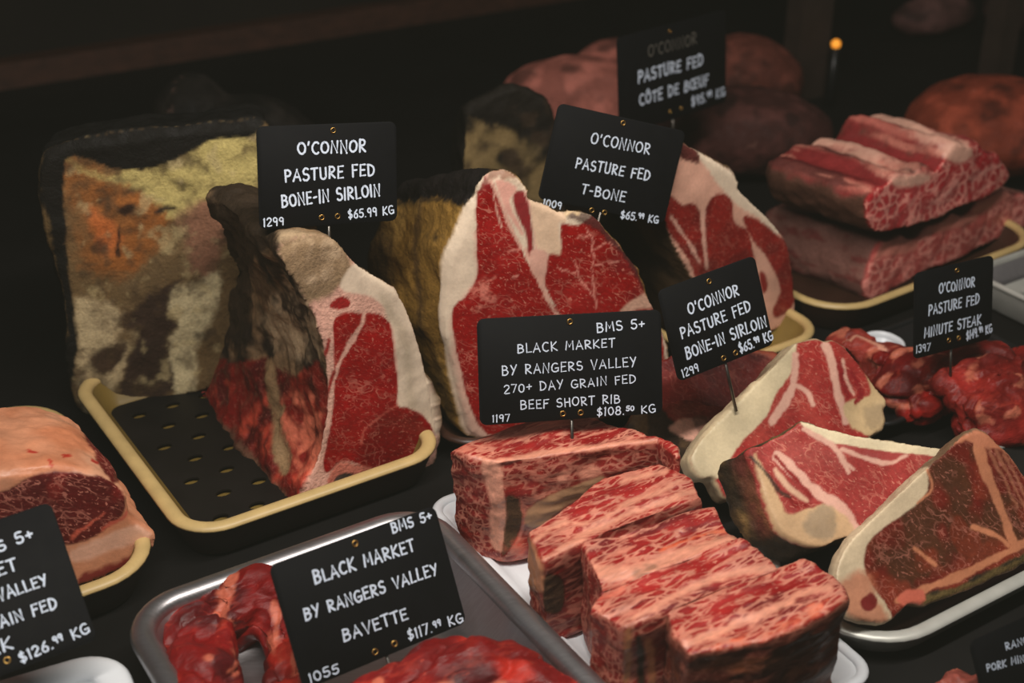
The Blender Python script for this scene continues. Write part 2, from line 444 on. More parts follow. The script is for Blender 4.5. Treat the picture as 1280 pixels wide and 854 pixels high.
tray('serving_tray', 'dark mustard rimmed tray carrying the two stacked short rib racks', c5, AZ + 2, .30, .18, .032, .05, (M_brn, M_yel, M_brn), rim=.009, group='mustard rimmed trays')
c6 = corner(533, 618, .046, AZ - 1, .225, .27, 1, 1)
tray('steel_tray', 'deep shiny steel tray holding the bavette strips at the front', c6, AZ - 1, .225, .27, .046, .04, (M_steel, M_steel, M_steel), rim=.016, slope=.02, rimh=.007, group='steel trays')
c7 = (gz(545, 628, .012) + gz(1090, 838, .012)) / 2
M_dsteel = plain('dark_steel', L(52, 50, 48), .4, .6)
tray('rib_tray', 'shallow white enamel tray under the row of five short ribs', (gz(536, 634, .012) + gz(1092, 838, .012)) / 2, 30, .165, .305, .014, .02, (M_white,) * 3, rim=.008, slope=.006, rimh=.003, group='white enamel trays')
tray('steak_tray', 'shallow bright steel tray under the three thick steaks at right', corner(1093, 826, .02, 33, .36, .132, -1, -1), 33, .36, .132, .02, .05, (M_steel2, M_steel2, M_dsteel), rim=.011, slope=.008, rimh=.003, group='steel trays')
tray('white_tray', 'white enamel tray in the bottom left corner under the angled sign', corner(150, 802, .03, 26, .26, .15, 1, 1), 26, .26, .15, .03, .03, (M_white,) * 3, rim=.02, slope=.012, rimh=.004, group='white enamel trays')
tray('black_tray', 'black plastic tray under the loose minute steaks', corner(1100, 536, .018, 33, .20, .12, -1, -1), 33, .20, .12, .018, .02, (M_blackp,) * 3, rim=.006, slope=.02, rimh=.003)
ct = gz(1290, 375, .03) + U * .07
tray('steel_tray', 'perforated steel tray at the right edge behind the minute steak sign', ct, 33, .15, .15, .032, .03, (M_steel2, M_steel2, M_steel), rim=.006, slope=.006, group='steel trays')
holes('drip_plate', 'perforated steel plate with dark holes at the right edge', ct, 33, .118, .118, .0085, .02, 6, 6, .0045, M_steel2)
pw = gz(1120, 444, .02) + Vd * .022
tray('white_dish', 'small white dish peeking out behind the minute steaks', pw, 33, .05, .04, .022, .018, (M_white,) * 3, rim=.005, slope=.006)

# ------------------------------------------------------------------ hand lettered price signs
def arc(cx, cy, rx, ry, a0, a1, n=10):
    return [(cx + rx * math.cos(math.radians(a0 + (a1 - a0) * i / n)), cy + ry * math.sin(math.radians(a0 + (a1 - a0) * i / n))) for i in range(n + 1)]
_o = arc(.33, .5, .3, .46, 100, 460, 16)
G = {                                                # glyph: advance, strokes (x to the right, y up, cap height 1)
 'A': (.66, [[(.03, 0), (.33, 1), (.63, 0)], [(.15, .34), (.53, .34)]]),
 'B': (.6, [[(.08, 0), (.08, 1)], [(.06, .98)] + arc(.22, .76, .27, .22, 90, -90, 8) + [(.1, .54)], [(.1, .54)] + arc(.25, .28, .31, .27, 90, -90, 8) + [(.06, .01)]]),
 'C': (.6, [arc(.36, .5, .32, .48, 55, 305, 12)]),
 'D': (.64, [[(.08, 0), (.08, 1)], [(.05, .99)] + arc(.14, .5, .45, .49, 85, -85, 10) + [(.05, .01)]]),
 'E': (.54, [[(.5, .98), (.08, .97), (.08, .02), (.52, .03)], [(.1, .52), (.44, .53)]]),
 'F': (.52, [[(.52, .98), (.08, .97), (.08, 0)], [(.1, .53), (.42, .54)]]),
 'G': (.66, [arc(.36, .5, .32, .48, 55, 330, 12), [(.36, .44), (.65, .44), (.63, .1)]]),
 'H': (.62, [[(.08, 0), (.08, 1)], [(.55, 0), (.55, 1)], [(.08, .52), (.55, .54)]]),
 'I': (.2, [[(.1, 0), (.1, 1)]]),
 'K': (.6, [[(.08, 0), (.08, 1)], [(.54, .98), (.1, .45), (.58, .02)]]),
 'L': (.5, [[(.08, 1), (.08, .02), (.5, .04)]]),
 'M': (.78, [[(.06, 0), (.12, 1), (.39, .35), (.66, 1), (.73, 0)]]),
 'N': (.64, [[(.07, 0), (.09, 1), (.55, .02), (.57, 1)]]),
 'O': (.66, [_o]),
 'P': (.56, [[(.08, 0), (.08, 1)], [(.05, .98)] + arc(.22, .72, .3, .26, 90, -90, 8) + [(.1, .45)]]),
 'R': (.6, [[(.08, 0), (.08, 1)], [(.05, .98)] + arc(.22, .74, .28, .24, 90, -90, 8) + [(.1, .5), (.56, .02)]]),
 'S': (.56, [arc(.3, .74, .23, .24, 45, 245, 8) + arc(.28, .26, .25, .26, 70, -150, 9)]),
 'T': (.58, [[(.02, .97), (.58, .99)], [(.3, .97), (.29, 0)]]),
 'U': (.62, [[(.08, 1)] + arc(.31, .3, .23, .29, 180, 360, 9) + [(.55, 1)]]),
 'V': (.62, [[(.03, 1), (.31, 0), (.6, 1)]]),
 'W': (.8, [[(.03, 1), (.2, 0), (.4, .7), (.6, 0), (.78, 1)]]),
 'Y': (.58, [[(.03, 1), (.3, .48)], [(.56, 1), (.2, 0)]]),
 '0': (.56, [arc(.28, .5, .24, .47, 100, 460, 14)]),
 '1': (.22, [[(.05, .9), (.13, 1), (.12, 0)]]),
 '2': (.54, [arc(.27, .73, .22, .25, 165, -25, 8) + [(.06, .03), (.52, .04)]]),
 '3': (.5, [arc(.24, .76, .2, .22, 150, -80, 8) + arc(.24, .27, .23, .26, 80, -150, 8)]),
 '4': (.55, [[(.4, 0), (.4, 1), (.04, .35), (.54, .36)]]),
 '5': (.54, [[(.5, .98), (.13, .96), (.1, .56)] + arc(.26, .31, .25, .29, 110, -150, 9)]),
 '6': (.54, [[(.44, .98), (.18, .66)] + arc(.28, .28, .22, .26, 150, 510, 12)]),
 '7': (.5, [[(.03, .96), (.48, .97), (.2, 0)]]),
 '8': (.54, [arc(.27, .75, .19, .22, 270, 630, 10), arc(.27, .27, .23, .26, 90, 450, 12)]),
 '9': (.52, [arc(.25, .72, .2, .25, 0, 360, 12), [(.45, .74), (.4, 0)]]),
 '+': (.5, [[(.05, .5), (.48, .52)], [(.27, .78), (.26, .24)]]),
 '-': (.34, [[(.04, .45), (.3, .47)]]),
 '.': (.18, [[(.07, .03), (.1, .05)]]),
 "'": (.2, [[(.12, 1.02), (.07, .78)]]),
 '$': (.56, [arc(.3, .72, .21, .2, 45, 245, 8) + arc(.28, .28, .23, .22, 70, -150, 9), [(.31, 1.08), (.26, -.1)]]),
 ' ': (.42, []),
}
G['Ô'] = (.66, [_o, [(.16, 1.12), (.33, 1.32), (.5, 1.12)]])
G['Œ'] = (1.0, [_o, [(.96, .98), (.56, .95), (.56, .03), (.98, .04)], [(.56, .52), (.88, .53)]])
def lettering(lines, tosign, up, rng):
    """lines: text, baseline start and end pixels, cap height in pixels, stroke weight, raised tail"""
    out = []
    for text, a, b, cap, wt, sup in lines:
        adv = [(G[ch][0] + .17) * (.62 if (sup and i in sup) else 1) for i, ch in enumerate(text)]
        tot = sum(adv) - .17; a, b = np.array(a, float), np.array(b, float)
        A, B = tosign(*a), tosign(*b)
        d = (B - A); ln = np.linalg.norm(d); d /= ln; pn = np.array([-d[1], d[0]])
        m = (a + b) / 2; hh = np.linalg.norm(tosign(m[0], m[1] - cap) - tosign(*m)) ; ch = abs(np.dot(tosign(m[0], m[1] - cap) - tosign(*m), pn)); k = ln / tot; x = 0
        for i, c in enumerate(text):
            sm = .62 if (sup and i in sup) else 1
            rz = rng.uniform(-.05, .05); dy = rng.uniform(-.04, .04) * ch; sy = ch * rng.uniform(.94, 1.06) * sm
            for st in G[c][1]:
                pts = []
                for px, py in st:
                    jx, jy = px + rng.uniform(-.012, .012), py + rng.uniform(-.015, .015)
                    qx = (x + jx * sm) * k + (jy - .5) * rz * ch; qy = jy * sy + dy + (ch * .42 if sm < 1 and sup else 0)
                    pts.append(A + d * qx + pn * qy)
                out.append((pts, wt * ch))
            x += adv[i]
    return out
def sign(label, C, yaw, lean, roll, w, h, lines, eyelets, pin_to=None, greyed=(), pin_from=None, k=1.):
    rng = random.Random(len(lines) * 31 + int(C[0] * 1000))
    C = CAM + (np.array(C, float) - CAM) * k; w *= k; h *= k; yw, le, ro = (math.radians(v) for v in (yaw, lean, roll))
    e1 = np.array([math.cos(yw), math.sin(yw), 0]); bk = np.array([-math.sin(yw), math.cos(yw), 0])
    e2 = math.cos(le) * np.array([0, 0, 1.]) + math.sin(le) * bk
    a1, a2 = math.cos(ro) * e1 + math.sin(ro) * e2, -math.sin(ro) * e1 + math.cos(ro) * e2
    nn = np.cross(a1, a2)
    def tosign(x, y):
        p = onplane(x, y, C, nn) - C; return np.array([p @ a1, p @ a2])
    W3 = lambda q, o=0.: C + a1 * q[0] + a2 * q[1] + nn * o
    low = C - a2 * h / 2
    root = empty('price_sign', low, label, 'sign', 'hand lettered black price signs')
    rp = rrect(w / 2, h / 2, .005, 6); rp2 = rrect(w / 2 - .0004, h / 2 - .0004, .0046, 6)
    th = .0013
    bd = sharp(mesh_obj('board', *lofted([[W3(q, -th) for q in rp2], [W3(q, -th + .0003) for q in rp], [W3(q, -.0003) for q in rp], [W3(q) for q in rp2]], True, True), M_board, root), 40)
    def letters(nm, strokes, mat):
        V, Fc = [], []
        for pts, wt in strokes:
            P = crom(pts, 3, False) if len(pts) > 5 else pts
            P = [np.asarray(q) for q in P]; r = wt / 2
            L3, R3 = [], []
            for i, q in enumerate(P):
                t = P[min(i + 1, len(P) - 1)] - P[max(i - 1, 0)]; t = t / (np.linalg.norm(t) + 1e-12); s = np.array([-t[1], t[0]])
                rr = r * rng.uniform(.86, 1.12)
                L3.append(q + s * rr); R3.append(q - s * rr)
            t0 = P[0] - P[1]; t0 /= np.linalg.norm(t0) + 1e-12; t1 = P[-1] - P[-2]; t1 /= np.linalg.norm(t1) + 1e-12
            cap = lambda q, t, s: [q + r * (math.cos(g) * s + math.sin(g) * t) for g in np.linspace(0, math.pi, 6)[1:-1]]
            s0 = np.array([t0[1], -t0[0]]); s1 = np.array([t1[1], -t1[0]])
            # ribbon body
            o = len(V); n = len(P)
            zz = .00025 + rng.uniform(0, .00008)
            for q in L3 + R3: V.append(W3(q, zz))
            Fc += [(o + i, o + n + i, o + n + i + 1, o + i + 1) for i in range(n - 1)]
            for q, t in ((P[0], t0), (P[-1], t1)):
                o = len(V); s = np.array([t[1], -t[0]])
                V.extend(W3(q + r * .95 * (math.cos(g) * s + math.sin(g) * t), zz + .00001) for g in np.linspace(0, 2 * math.pi, 11)[:-1]); Fc.append(tuple(range(o, o + 10)))
            if n > 2 and len(pts) <= 5:
                for q in P[1:-1]:
                    o = len(V); V.extend(W3(q + r * np.array([math.cos(g), math.sin(g)]), zz + .00002) for g in np.linspace(0, 2 * math.pi, 11)[:-1]); Fc.append(tuple(range(o, o + 10)))
        o = mesh_obj(nm, V, Fc, mat, root, smooth=False); o.parent = bd; return o
    letters('lettering', lettering([l for i, l in enumerate(lines) if i not in greyed], tosign, a2, rng), M_chalk)
    if greyed: tag(letters('lettering', lettering([l for i, l in enumerate(lines) if i in greyed], tosign, a2, rng), M_chalkd), 'dim grey lettering')
    for ex, ey in eyelets:
        q = tosign(ex, ey)
        mesh_obj('eyelet', *torus(W3(q, .0002), a1, a2, .0017, .00055), M_brass, root).parent = bd
    st = W3((0, -h / 2 + .012), -th - .0013) if pin_from is None else W3(tosign(*pin_from), -th - .0013)
    if pin_to is None: pin_to = st - a2 * .05
    mesh_obj('pin', *tube([st, pin_to], .0012, 8), M_pin, root)
    return root
SUP = lambda s, n: set(range(len(s) - n - 3, len(s) - 3))
def price(t, a, b, cap, w, n=0):
    s = set(range(t.index('.') + 1, t.index('.') + 3)) if n else None
    return (t, a, b, cap, w, s)
SIGNS = []
def T(t, a, b, cap, w=.17): return (t, a, b, cap, w, None)
s1 = dict(k=.912, label="black sign lettered BONE-IN SIRLOIN pinned in the left sirloin joint", C=(-.1377, .9966, .2109), yaw=26.6, lean=12.8, roll=-7, w=.1094, h=.0763, lines=[
    T("O'CONNOR", (372.1, 193.3), (457.3, 189.8), 15), T("PASTURE FED", (355.8, 227), (468.2, 219.2), 14.5), T("BONE-IN SIRLOIN", (352.2, 259.4), (475.2, 244.5), 15),
    T("1299", (329.3, 283.3), (354.8, 280.9), 10), T("$65.99 KG", (435, 273.3), (492, 267.4), 10.5)], eyelets=[(416.5, 162.9), (402.1, 271.9), (422, 270.3)])
s2 = dict(k=.945, label="black tilted sign lettered T-BONE above the middle T-bone joint", C=(.0822, 1.0845, .1838), yaw=18.7, lean=14.4, roll=-17.9, w=.1147, h=.078, lines=[
    T("O'CONNOR", (737.6, 179.7), (811.3, 193.2), 13.5, .13), T("PASTURE FED", (718.7, 209.6), (811.3, 225.9), 13, .14), T("T-BONE", (725.7, 241.8), (780.4, 252.9), 12.5, .14),
    T("1009", (677.9, 257.3), (700.8, 261.7), 9), price("$65.99 KG", (775, 272.8), (822, 279.5), 9.5, .16, 1)], eyelets=[(778.8, 153.8), (739.6, 262.9), (755.7, 265.7)])
s3 = dict(label="black sign lettered CÔTE DE BŒUF in shadow at the top, first line faded", C=(.1598, 1.3534, .1739), yaw=46, lean=7, roll=-2.7, w=.1696, h=.0945, lines=[
    T("O'CONNOR", (810.2, 71.6), (870.5, 54.7), 14, .13), T("PASTURE FED", (797.5, 103.4), (878.4, 80.9), 14, .2), T("CÔTE DE BŒUF", (799.3, 132), (885.1, 105.9), 13, .2),
    price("$95.99 KG", (864, 133), (905.8, 119.5), 11, .2, 1)], eyelets=[(837, 39), (837.4, 139.6), (851.2, 135.3)], greyed=(0,))
s4 = dict(label="black sign lettered BEEF SHORT RIB pinned in the rearmost short rib", C=(.0402, .8313, .1395), yaw=14.1, lean=21.7, roll=-3.7, w=.1284, h=.0717, lines=[
    T("BMS 5+", (745.7, 415.5), (805.5, 410.7), 11.5, .15), T("BLACK MARKET", (646.7, 441.7), (768.7, 433.5), 11, .14), T("BY RANGERS VALLEY", (627.2, 469.7), (795.1, 457.8), 11.5, .13),
    T("270+ DAY GRAIN FED", (629.8, 492), (794.7, 478.6), 10.5, .13), T("BEEF SHORT RIB", (650.4, 512.1), (775, 503.3), 10.5, .14), T("1197", (615.3, 527.7), (637, 526.6), 8.5, .16),
    price("$108.50 KG", (745.7, 519.7), (819, 515.8), 10, .15, 1)], eyelets=[(712.4, 402.1), (703.5, 517.1), (725.8, 515.8)])
s5 = dict(label="black tilted sign lettered BONE-IN SIRLOIN pinned in the thick steaks", C=(.147, .9002, .1401), yaw=27, lean=20.1, roll=6, w=.0847, h=.0682, lines=[
    T("O'CONNOR", (861.5, 393.8), (924, 368.5), 15, .16), T("PASTURE FED", (852.2, 423.6), (938.8, 388.5), 14), T("BONE-IN SIRLOIN", (858.7, 449.3), (958.7, 407.2), 14.5),
    T("1299", (853.3, 472), (873.7, 463.4), 10.5), price("$65.99 KG", (924.8, 441.6), (966.4, 424.8), 12, .18, 1)], eyelets=[(886.1, 351.7), (904.4, 447.7), (919.4, 441.1)])
s6 = dict(label="black sign lettered MINUTE STEAK standing in the red steaks at right", C=(.342, .9751, .1101), yaw=29.5, lean=12.8, roll=-2.5, w=.0824, h=.0681, lines=[
    T("O'CONNOR", (1173.4, 367.6), (1218, 357.9), 12), T("PASTURE FED", (1160.3, 394.4), (1223.6, 379.2), 12), T("MINUTE STEAK", (1155, 422.5), (1225.8, 405.1), 12),
    T("1397", (1144.4, 441.6), (1162, 438), 9.5), price("$149.99 KG", (1207.5, 424.9), (1239.5, 415.5), 10.5, .18, 1)], eyelets=[(1196.2, 338), (1185.9, 425.5), (1198.3, 422.5)])
s7 = dict(label="black sign lettered BAVETTE standing in the deep steel tray", C=(-.085, .6778, .0688), yaw=35.2, lean=29.4, roll=-1.6, w=.1135, h=.0766, lines=[
    T("BMS 5+", (490.4, 666.6), (540, 649.6), 12.5, .2), T("BLACK MARKET", (393.4, 730.1), (518.6, 688.5), 16, .18), T("BY RANGERS VALLEY", (381.6, 776.2), (547.4, 717.3), 15, .18),
    T("BAVETTE", (429.6, 802.2), (509.9, 773.4), 15, .17), T("1055", (387.1, 854.2), (424.1, 840.5), 12), price("$117.99 KG", (510.4, 800.8), (578.9, 777.5), 13, .17, 1)], eyelets=[(443.8, 679.5), (468.8, 815.1), (492.9, 804.9)])
s8 = dict(label="black sign cut off by the left edge, lettered GRAIN FED, before the striploin", C=(-.3107, .6433, .0891), yaw=20.2, lean=45, roll=8.5, w=.1166, h=.0869, lines=[
    T("BMS 5+", (-32, 702), (42.5, 673), 14, .2), T("BLACK MARKET", (-150, 772), (22, 711.4), 16, .18), T("BY RANGERS VALLEY", (-122, 797), (60, 730), 15, .18),
    T("270+ DAY GRAIN FED", (-124, 830), (72.6, 759.7), 15, .18), T("STEAK", (-62, 840), (17, 811), 16, .18), price("$126.99 KG", (26, 829), (113, 791), 14, .18, 1)], eyelets=[(-65, 690), (-20, 838), (9, 825.5)])
s9 = dict(label="black sign cut off by the bottom right corner, lettered PORK MINCE", C=gz(1275, 850, .02) * [1, 1, 0] + [0, 0, .035], yaw=30, lean=30, roll=0, w=.075, h=.05, lines=[
    T("RANGE", (1257, 813), (1292, 802), 9, .2), T("PORK MINCE", (1233.5, 840), (1292, 824), 9, .2)], eyelets=[])
# ------------------------------------------------------------------ meat
def faceplane(px, py, z, az, tilt=0): return gz(px, py, z), fnormal(az, tilt)
def unit(v): v = np.asarray(v, float); return v / np.linalg.norm(v)
def backs(L_, grow=1., rnd=.004, dz=0., end=.93):
    return [(0, .975, 0), (rnd, 1, 0), (L_ * .4, 1 + (grow - 1) * .4, dz * .4), (L_ - rnd * 2, grow, dz), (L_, grow * end, dz)]
def calm(s, *terms, keep=.85):                       # relief that leaves the cut face nearly flat
    w = 1 - keep * s.front
    for f, a, o in terms: s.P = s.P + s.N * (a * w * fbm(s.P, f, o, int(f)))[:, None]
    s.N = normals(s.P, s.F)
CRE, PNK = (230, 208, 182), (222, 170, 150)
LEAN, LEAN2 = (148, 17, 15), (110, 12, 12)

# --- bone-in sirloin joint
pl = faceplane(378, 630, .010, 36)
Z = lambda p: zp((340, 280, 2.373), p)
out = Z([(150, 36), (200, 52), (265, 122), (350, 178), (393, 232), (440, 350), (462, 450), (478, 560), (490, 620), (484, 700), (420, 760), (260, 820), (90, 850), (75, 835), (130, 705), (150, 620), (163, 540), (160, 430), (148, 340), (120, 260), (80, 180), (40, 120), (28, 80), (70, 50)])
V, Fc = extrude_face(out, pl, unit((-.107, .164, 0)), [(0, .975, 0), (.004, 1, 0), (.08, .98, 0), (.15, .97, 0), (.185, .96, 0), (.195, .9, 0)])
dh = unit((-.107, .164, 0)); V = [v - dh * .055 * float(np.clip((v - pl[0]) @ dh / .19, 0, 1)) * float(sstep(.04, .19, v[2])) for v in map(np.asarray, V)]
s = Skin(*skin(V, Fc, .0016), pl); calm(s, (14, .010, 2), (26, .010, 3), (70, .0035, 3), (200, .0008, 2))
f = s.front
s.paint((92, 70, 50), 1, .1, 1)                      # dried outside
s.paint((140, 112, 82), s.nz(38, -.15, .3, 3, 2), None)
s.paint((42, 32, 24), s.nz(30, .0, .35, 4, 5) * (1 - f))
W = s.W
s.paint((52, 40, 28), s.poly([(262, 330), (270, 220), (330, 215), (350, 300), (318, 330), (320, 390), (285, 420)], 8, 10, W) * (1 - f), .05)
s.paint((176, 150, 118), s.poly([(348, 300), (412, 296), (405, 380), (395, 420), (400, 450), (350, 440), (335, 400), (352, 350)], 6, 8, W) * (1 - f) * s.nz(60, -.5, .1, 3, 4))
s.paint((60, 46, 34), s.line([(345, 310), (352, 360), (375, 400), (400, 470)], 9, 4, 8, W) * (1 - f))
red = s.poly([(232, 458), (262, 448), (300, 456), (330, 446), (345, 455), (372, 470), (400, 455), (410, 540), (392, 650), (360, 640), (225, 520)], 4, 6, W) * (1 - f)
s.paint((120, 24, 20), red, .25, 0)
s.paint((196, 74, 54), red * s.nz(42, 0, .4, 3, 9)); s.paint((80, 16, 16), red * s.nz(50, .05, .4, 3, 12))
s.paint((208, 110, 84), s.poly([(352, 500), (398, 490), (402, 545), (385, 610), (360, 560)], 6, 6, W) * (1 - f) * s.nz(90, -.35, .25, 3, 6))
s.paint((150, 120, 86), s.line([(340, 452), (347, 500), (350, 545), (356, 590)], 11, 3, 4, W) * (1 - f), 0, 1)
s.paint((110, 78, 60), s.line([(240, 500), (300, 560), (365, 640)], 16, 6, 6, W) * (1 - f), 0, 1)
s.paint(PNK, f, .05, 1)
s.paint((150, 124, 94), f * s.poly(Z([(0, 20), (200, 20), (235, 130), (190, 200), (120, 230), (0, 200)]), 5, 5), .0, 1); s.paint((196, 168, 136), f * s.poly(Z([(60, 60), (190, 60), (200, 130), (110, 170)]), 8, 8) * s.nz(80, -.3, .3))
s.paint(CRE, f * s.poly(Z([(260, 110), (350, 170), (400, 230), (450, 350), (480, 470), (500, 640), (470, 600), (440, 560), (395, 545), (372, 530), (372, 420), (350, 280), (300, 220), (200, 190)]), 2, 2), 0, 2)
s.paint((206, 186, 160), f * s.line(Z([(330, 220), (385, 320), (405, 420), (410, 540)]), 14, 6, 3))
lean = f * s.poly(Z([(182, 285), (215, 262), (265, 265), (302, 264), (345, 288), (355, 330), (364, 400), (372, 480), (368, 535), (400, 545), (450, 570), (474, 610), (466, 655), (420, 690), (330, 740), (285, 735), (250, 708), (200, 708), (165, 740), (153, 715), (163, 650), (176, 580), (184, 500), (186, 440), (182, 360)]), 1.2, 1.5)
s.paint(LEAN, lean, .55, 0)
s.paint(LEAN2, lean * s.poly(Z([(300, 580), (400, 560), (470, 610), (440, 680), (330, 730), (260, 690)]), 8, 8) * .7)
s.paint(PNK, f * s.line(Z([(270, 262), (262, 300), (240, 340), (205, 400), (188, 455)]), 5, 1.2, 2), .1)
s.paint((190, 90, 76), f * s.line(Z([(366, 535), (320, 570), (270, 610), (262, 650)]), 3, 1.2, 3) * .8)
for a in ([(166, 345), (152, 430), (138, 540)], [(185, 440), (160, 520), (150, 560)]): s.paint((150, 40, 34), f * s.line(Z(a), 4, 1.5, 2), .2)
s.paint((150, 30, 28), f * s.poly(Z([(172, 240), (205, 216), (230, 228), (222, 248), (185, 252)]), 1, 1.5), .2)
s.paint((206, 120, 100), f * s.poly(Z([(160, 770), (185, 720), (215, 705), (250, 712), (330, 740), (250, 800), (170, 810)]), 2, 3), .2)
s.paint((70, 56, 50), f * s.poly(Z([(178, 775), (200, 742), (240, 742), (258, 768), (230, 795), (190, 800)]), 1.5, 1.5), 0, 3)
root = empty('sirloin_joint', gz(378, 630, .010) + np.array([-.02, .1, 0]), 'big bone-in sirloin joint with red cut face and white fat edge in the mustard tray', 'beef joint')
s.build(root, ['lean_meat', 'dried_crust', 'fat_cap', 'bone'], [M_red, M_dry, M_fat, M_dry])

# --- T-bone joint
pl = faceplane(600, 549, .009, 20)
Z = lambda p: zp((480, 200, 3.556), p)
out = Z([(388, 200), (420, 165), (440, 105), (480, 62), (510, 48), (560, 45), (605, 70), (636, 112), (645, 155), (700, 185), (760, 205), (800, 228), (850, 224), (900, 232), (955, 245), (1000, 300), (1040, 345), (1100, 420), (1135, 470), (1170, 570), (1215, 655), (1265, 800), (1280, 950), (1262, 1060), (1150, 1150), (800, 1215), (430, 1238), (350, 1100), (290, 860), (262, 760), (268, 600), (290, 430), (335, 330)])
V, Fc = extrude_face(out, pl, unit((-.095, .09, 0)), backs(.115, .84, .005))
s = Skin(*skin(V, Fc, .0017), pl); calm(s, (25, .006, 3), (80, .002, 3), (200, .0006, 2))
f, W = s.front, s.W
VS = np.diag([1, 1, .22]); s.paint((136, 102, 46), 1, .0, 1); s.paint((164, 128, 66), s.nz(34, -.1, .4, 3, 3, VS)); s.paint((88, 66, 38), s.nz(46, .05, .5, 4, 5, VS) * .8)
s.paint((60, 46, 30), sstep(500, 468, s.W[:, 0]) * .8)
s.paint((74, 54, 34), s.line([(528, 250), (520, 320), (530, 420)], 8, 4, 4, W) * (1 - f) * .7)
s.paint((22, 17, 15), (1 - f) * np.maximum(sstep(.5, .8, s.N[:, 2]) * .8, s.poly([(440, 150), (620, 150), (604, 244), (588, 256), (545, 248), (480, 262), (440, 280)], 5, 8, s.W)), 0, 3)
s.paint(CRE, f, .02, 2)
s.paint(PNK, f * s.poly(Z([(400, 330), (415, 500), (340, 640), (300, 720), (310, 900), (420, 1300), (620, 1300), (500, 500)]), 6, 4) * .8)
lean = f * np.maximum(s.poly(Z([(412, 190), (440, 115), (470, 75), (505, 150), (545, 250), (600, 380), (640, 460), (700, 560), (740, 640), (780, 700), (840, 1150), (460, 1220), (330, 880), (302, 720), (312, 650), (370, 605), (415, 500), (410, 340)]), 1.2, 2), s.poly(Z([(790, 285), (860, 290), (950, 250), (1040, 350), (1130, 465), (1170, 575), (1190, 640), (1240, 800), (1240, 1000), (1100, 1130), (860, 1150), (780, 700), (735, 600), (712, 530), (735, 420), (785, 400)]), 1.2, 2))
s.paint(LEAN, lean, .8, 0)
s.paint((164, 28, 26), lean * s.nz(40, 0, .4, 3, 4) * .7); s.paint((120, 24, 26), lean * s.nz(30, .1, .4, 3, 14) * .7)
s.paint((212, 120, 104), f * s.poly(Z([(380, 590), (430, 540), (520, 520), (510, 590), (470, 660), (420, 640)]), 5, 6) * s.nz(160, -.1, .2, 3, 7), .5)
s.paint((140, 34, 36), f * s.poly(Z([(575, 150), (632, 145), (655, 250), (668, 400), (660, 440), (640, 430), (630, 330), (590, 240)]), 2, 2), .3, 0)
for a, w in (([(470, 80), (520, 190), (560, 300), (605, 390)], 4), ([(630, 400), (660, 480), (700, 560), (730, 620), (770, 690)], 5), ([(630, 150), (662, 240), (672, 330), (680, 420)], 2.5), ([(520, 300), (505, 240), (490, 150)], 1.8)): s.paint(PNK, f * s.line(Z(a), w, 1.2, 2), .1)
s.paint((230, 196, 164), f * s.poly(Z([(655, 175), (720, 195), (800, 230), (810, 270), (780, 290), (785, 410), (760, 420), (690, 400), (672, 330)]), 1.5, 2), 0, 2)
s.paint(PNK, f * s.poly(Z([(670, 400), (730, 420), (715, 540), (725, 600), (690, 540), (650, 440)]), 1.5, 2), .1, 2)
for a in ([(905, 300), (930, 380), (930, 520), (945, 660)], [(850, 450), (870, 530), (930, 600)], [(930, 400), (1000, 375), (1050, 385)], [(780, 480), (850, 510)], [(860, 340), (910, 350)], [(940, 470), (1040, 450)], [(560, 410), (605, 395)], [(570, 525), (600, 515)]): s.paint((222, 140, 124), f * s.line(Z(a), 2.2, 1, 3, None, 120), .3)
s.paint((66, 38, 34), f * s.poly(Z([(810, 240), (850, 215), (960, 235), (1060, 350), (1150, 470), (1185, 600), (1140, 560), (1060, 430), (960, 320), (880, 280)]), 3, 4) * .85, .2, 3)
s.paint((210, 180, 140), f * s.line(Z([(815, 245), (850, 228), (868, 240)]), 5, 1.5, 2), 0, 2)
s.paint((216, 170, 146), f * s.poly(Z([(1050, 670), (1110, 620), (1170, 590), (1215, 655), (1150, 660), (1080, 680)]), 2, 2), 0, 2)
s.paint((150, 112, 90), f * s.poly(Z([(430, 140), (500, 50), (560, 45), (610, 70), (640, 130), (590, 120), (540, 140), (520, 80), (450, 120)]), 2, 4) * s.nz(120, -.5, .1), .1, 2)
s.paint((228, 168, 150), f * s.poly(Z([(500, 90), (560, 100), (590, 130), (560, 180), (575, 230), (620, 330), (600, 320), (545, 230), (510, 140)]), 2, 2), .1, 2)
root = empty('tbone_joint', gz(600, 549, .009) + np.array([.04, .08, 0]), 'large T-bone joint with broad red cut face behind the short rib sign', 'beef joint')
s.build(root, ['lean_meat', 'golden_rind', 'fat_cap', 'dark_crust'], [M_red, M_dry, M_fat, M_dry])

# --- rib joint behind the second sirloin sign
pl = faceplane(995, 404, .011, 33)
Z = lambda p: zp((820, 170, 3.164), p)
out = Z([(70, 40), (110, 26), (150, 42), (190, 65), (230, 85), (270, 112), (305, 138), (322, 165), (330, 200), (380, 250), (440, 305), (495, 370), (530, 430), (545, 500), (555, 600), (560, 700), (548, 735), (470, 770), (300, 830), (200, 850), (165, 680), (145, 565), (90, 460), (28, 318), (40, 200)])
V, Fc = extrude_face(out, pl, unit((-.09, .11, 0)), backs(.11, .85, .005))
s = Skin(*skin(V, Fc, .0022), pl); calm(s, (25, .005, 3), (80, .002, 3))
f = s.front
s.paint((58, 44, 32), 1, 0, 2); s.paint((96, 74, 50), s.nz(30, 0, .4, 3, 3))
s.paint((226, 172, 148), f, .05, 1)
s.paint(CRE, f * s.poly(Z([(150, 40), (270, 100), (330, 165), (440, 300), (500, 370), (470, 385), (400, 320), (330, 280), (270, 220), (180, 100)]), 2, 3), 0, 1)
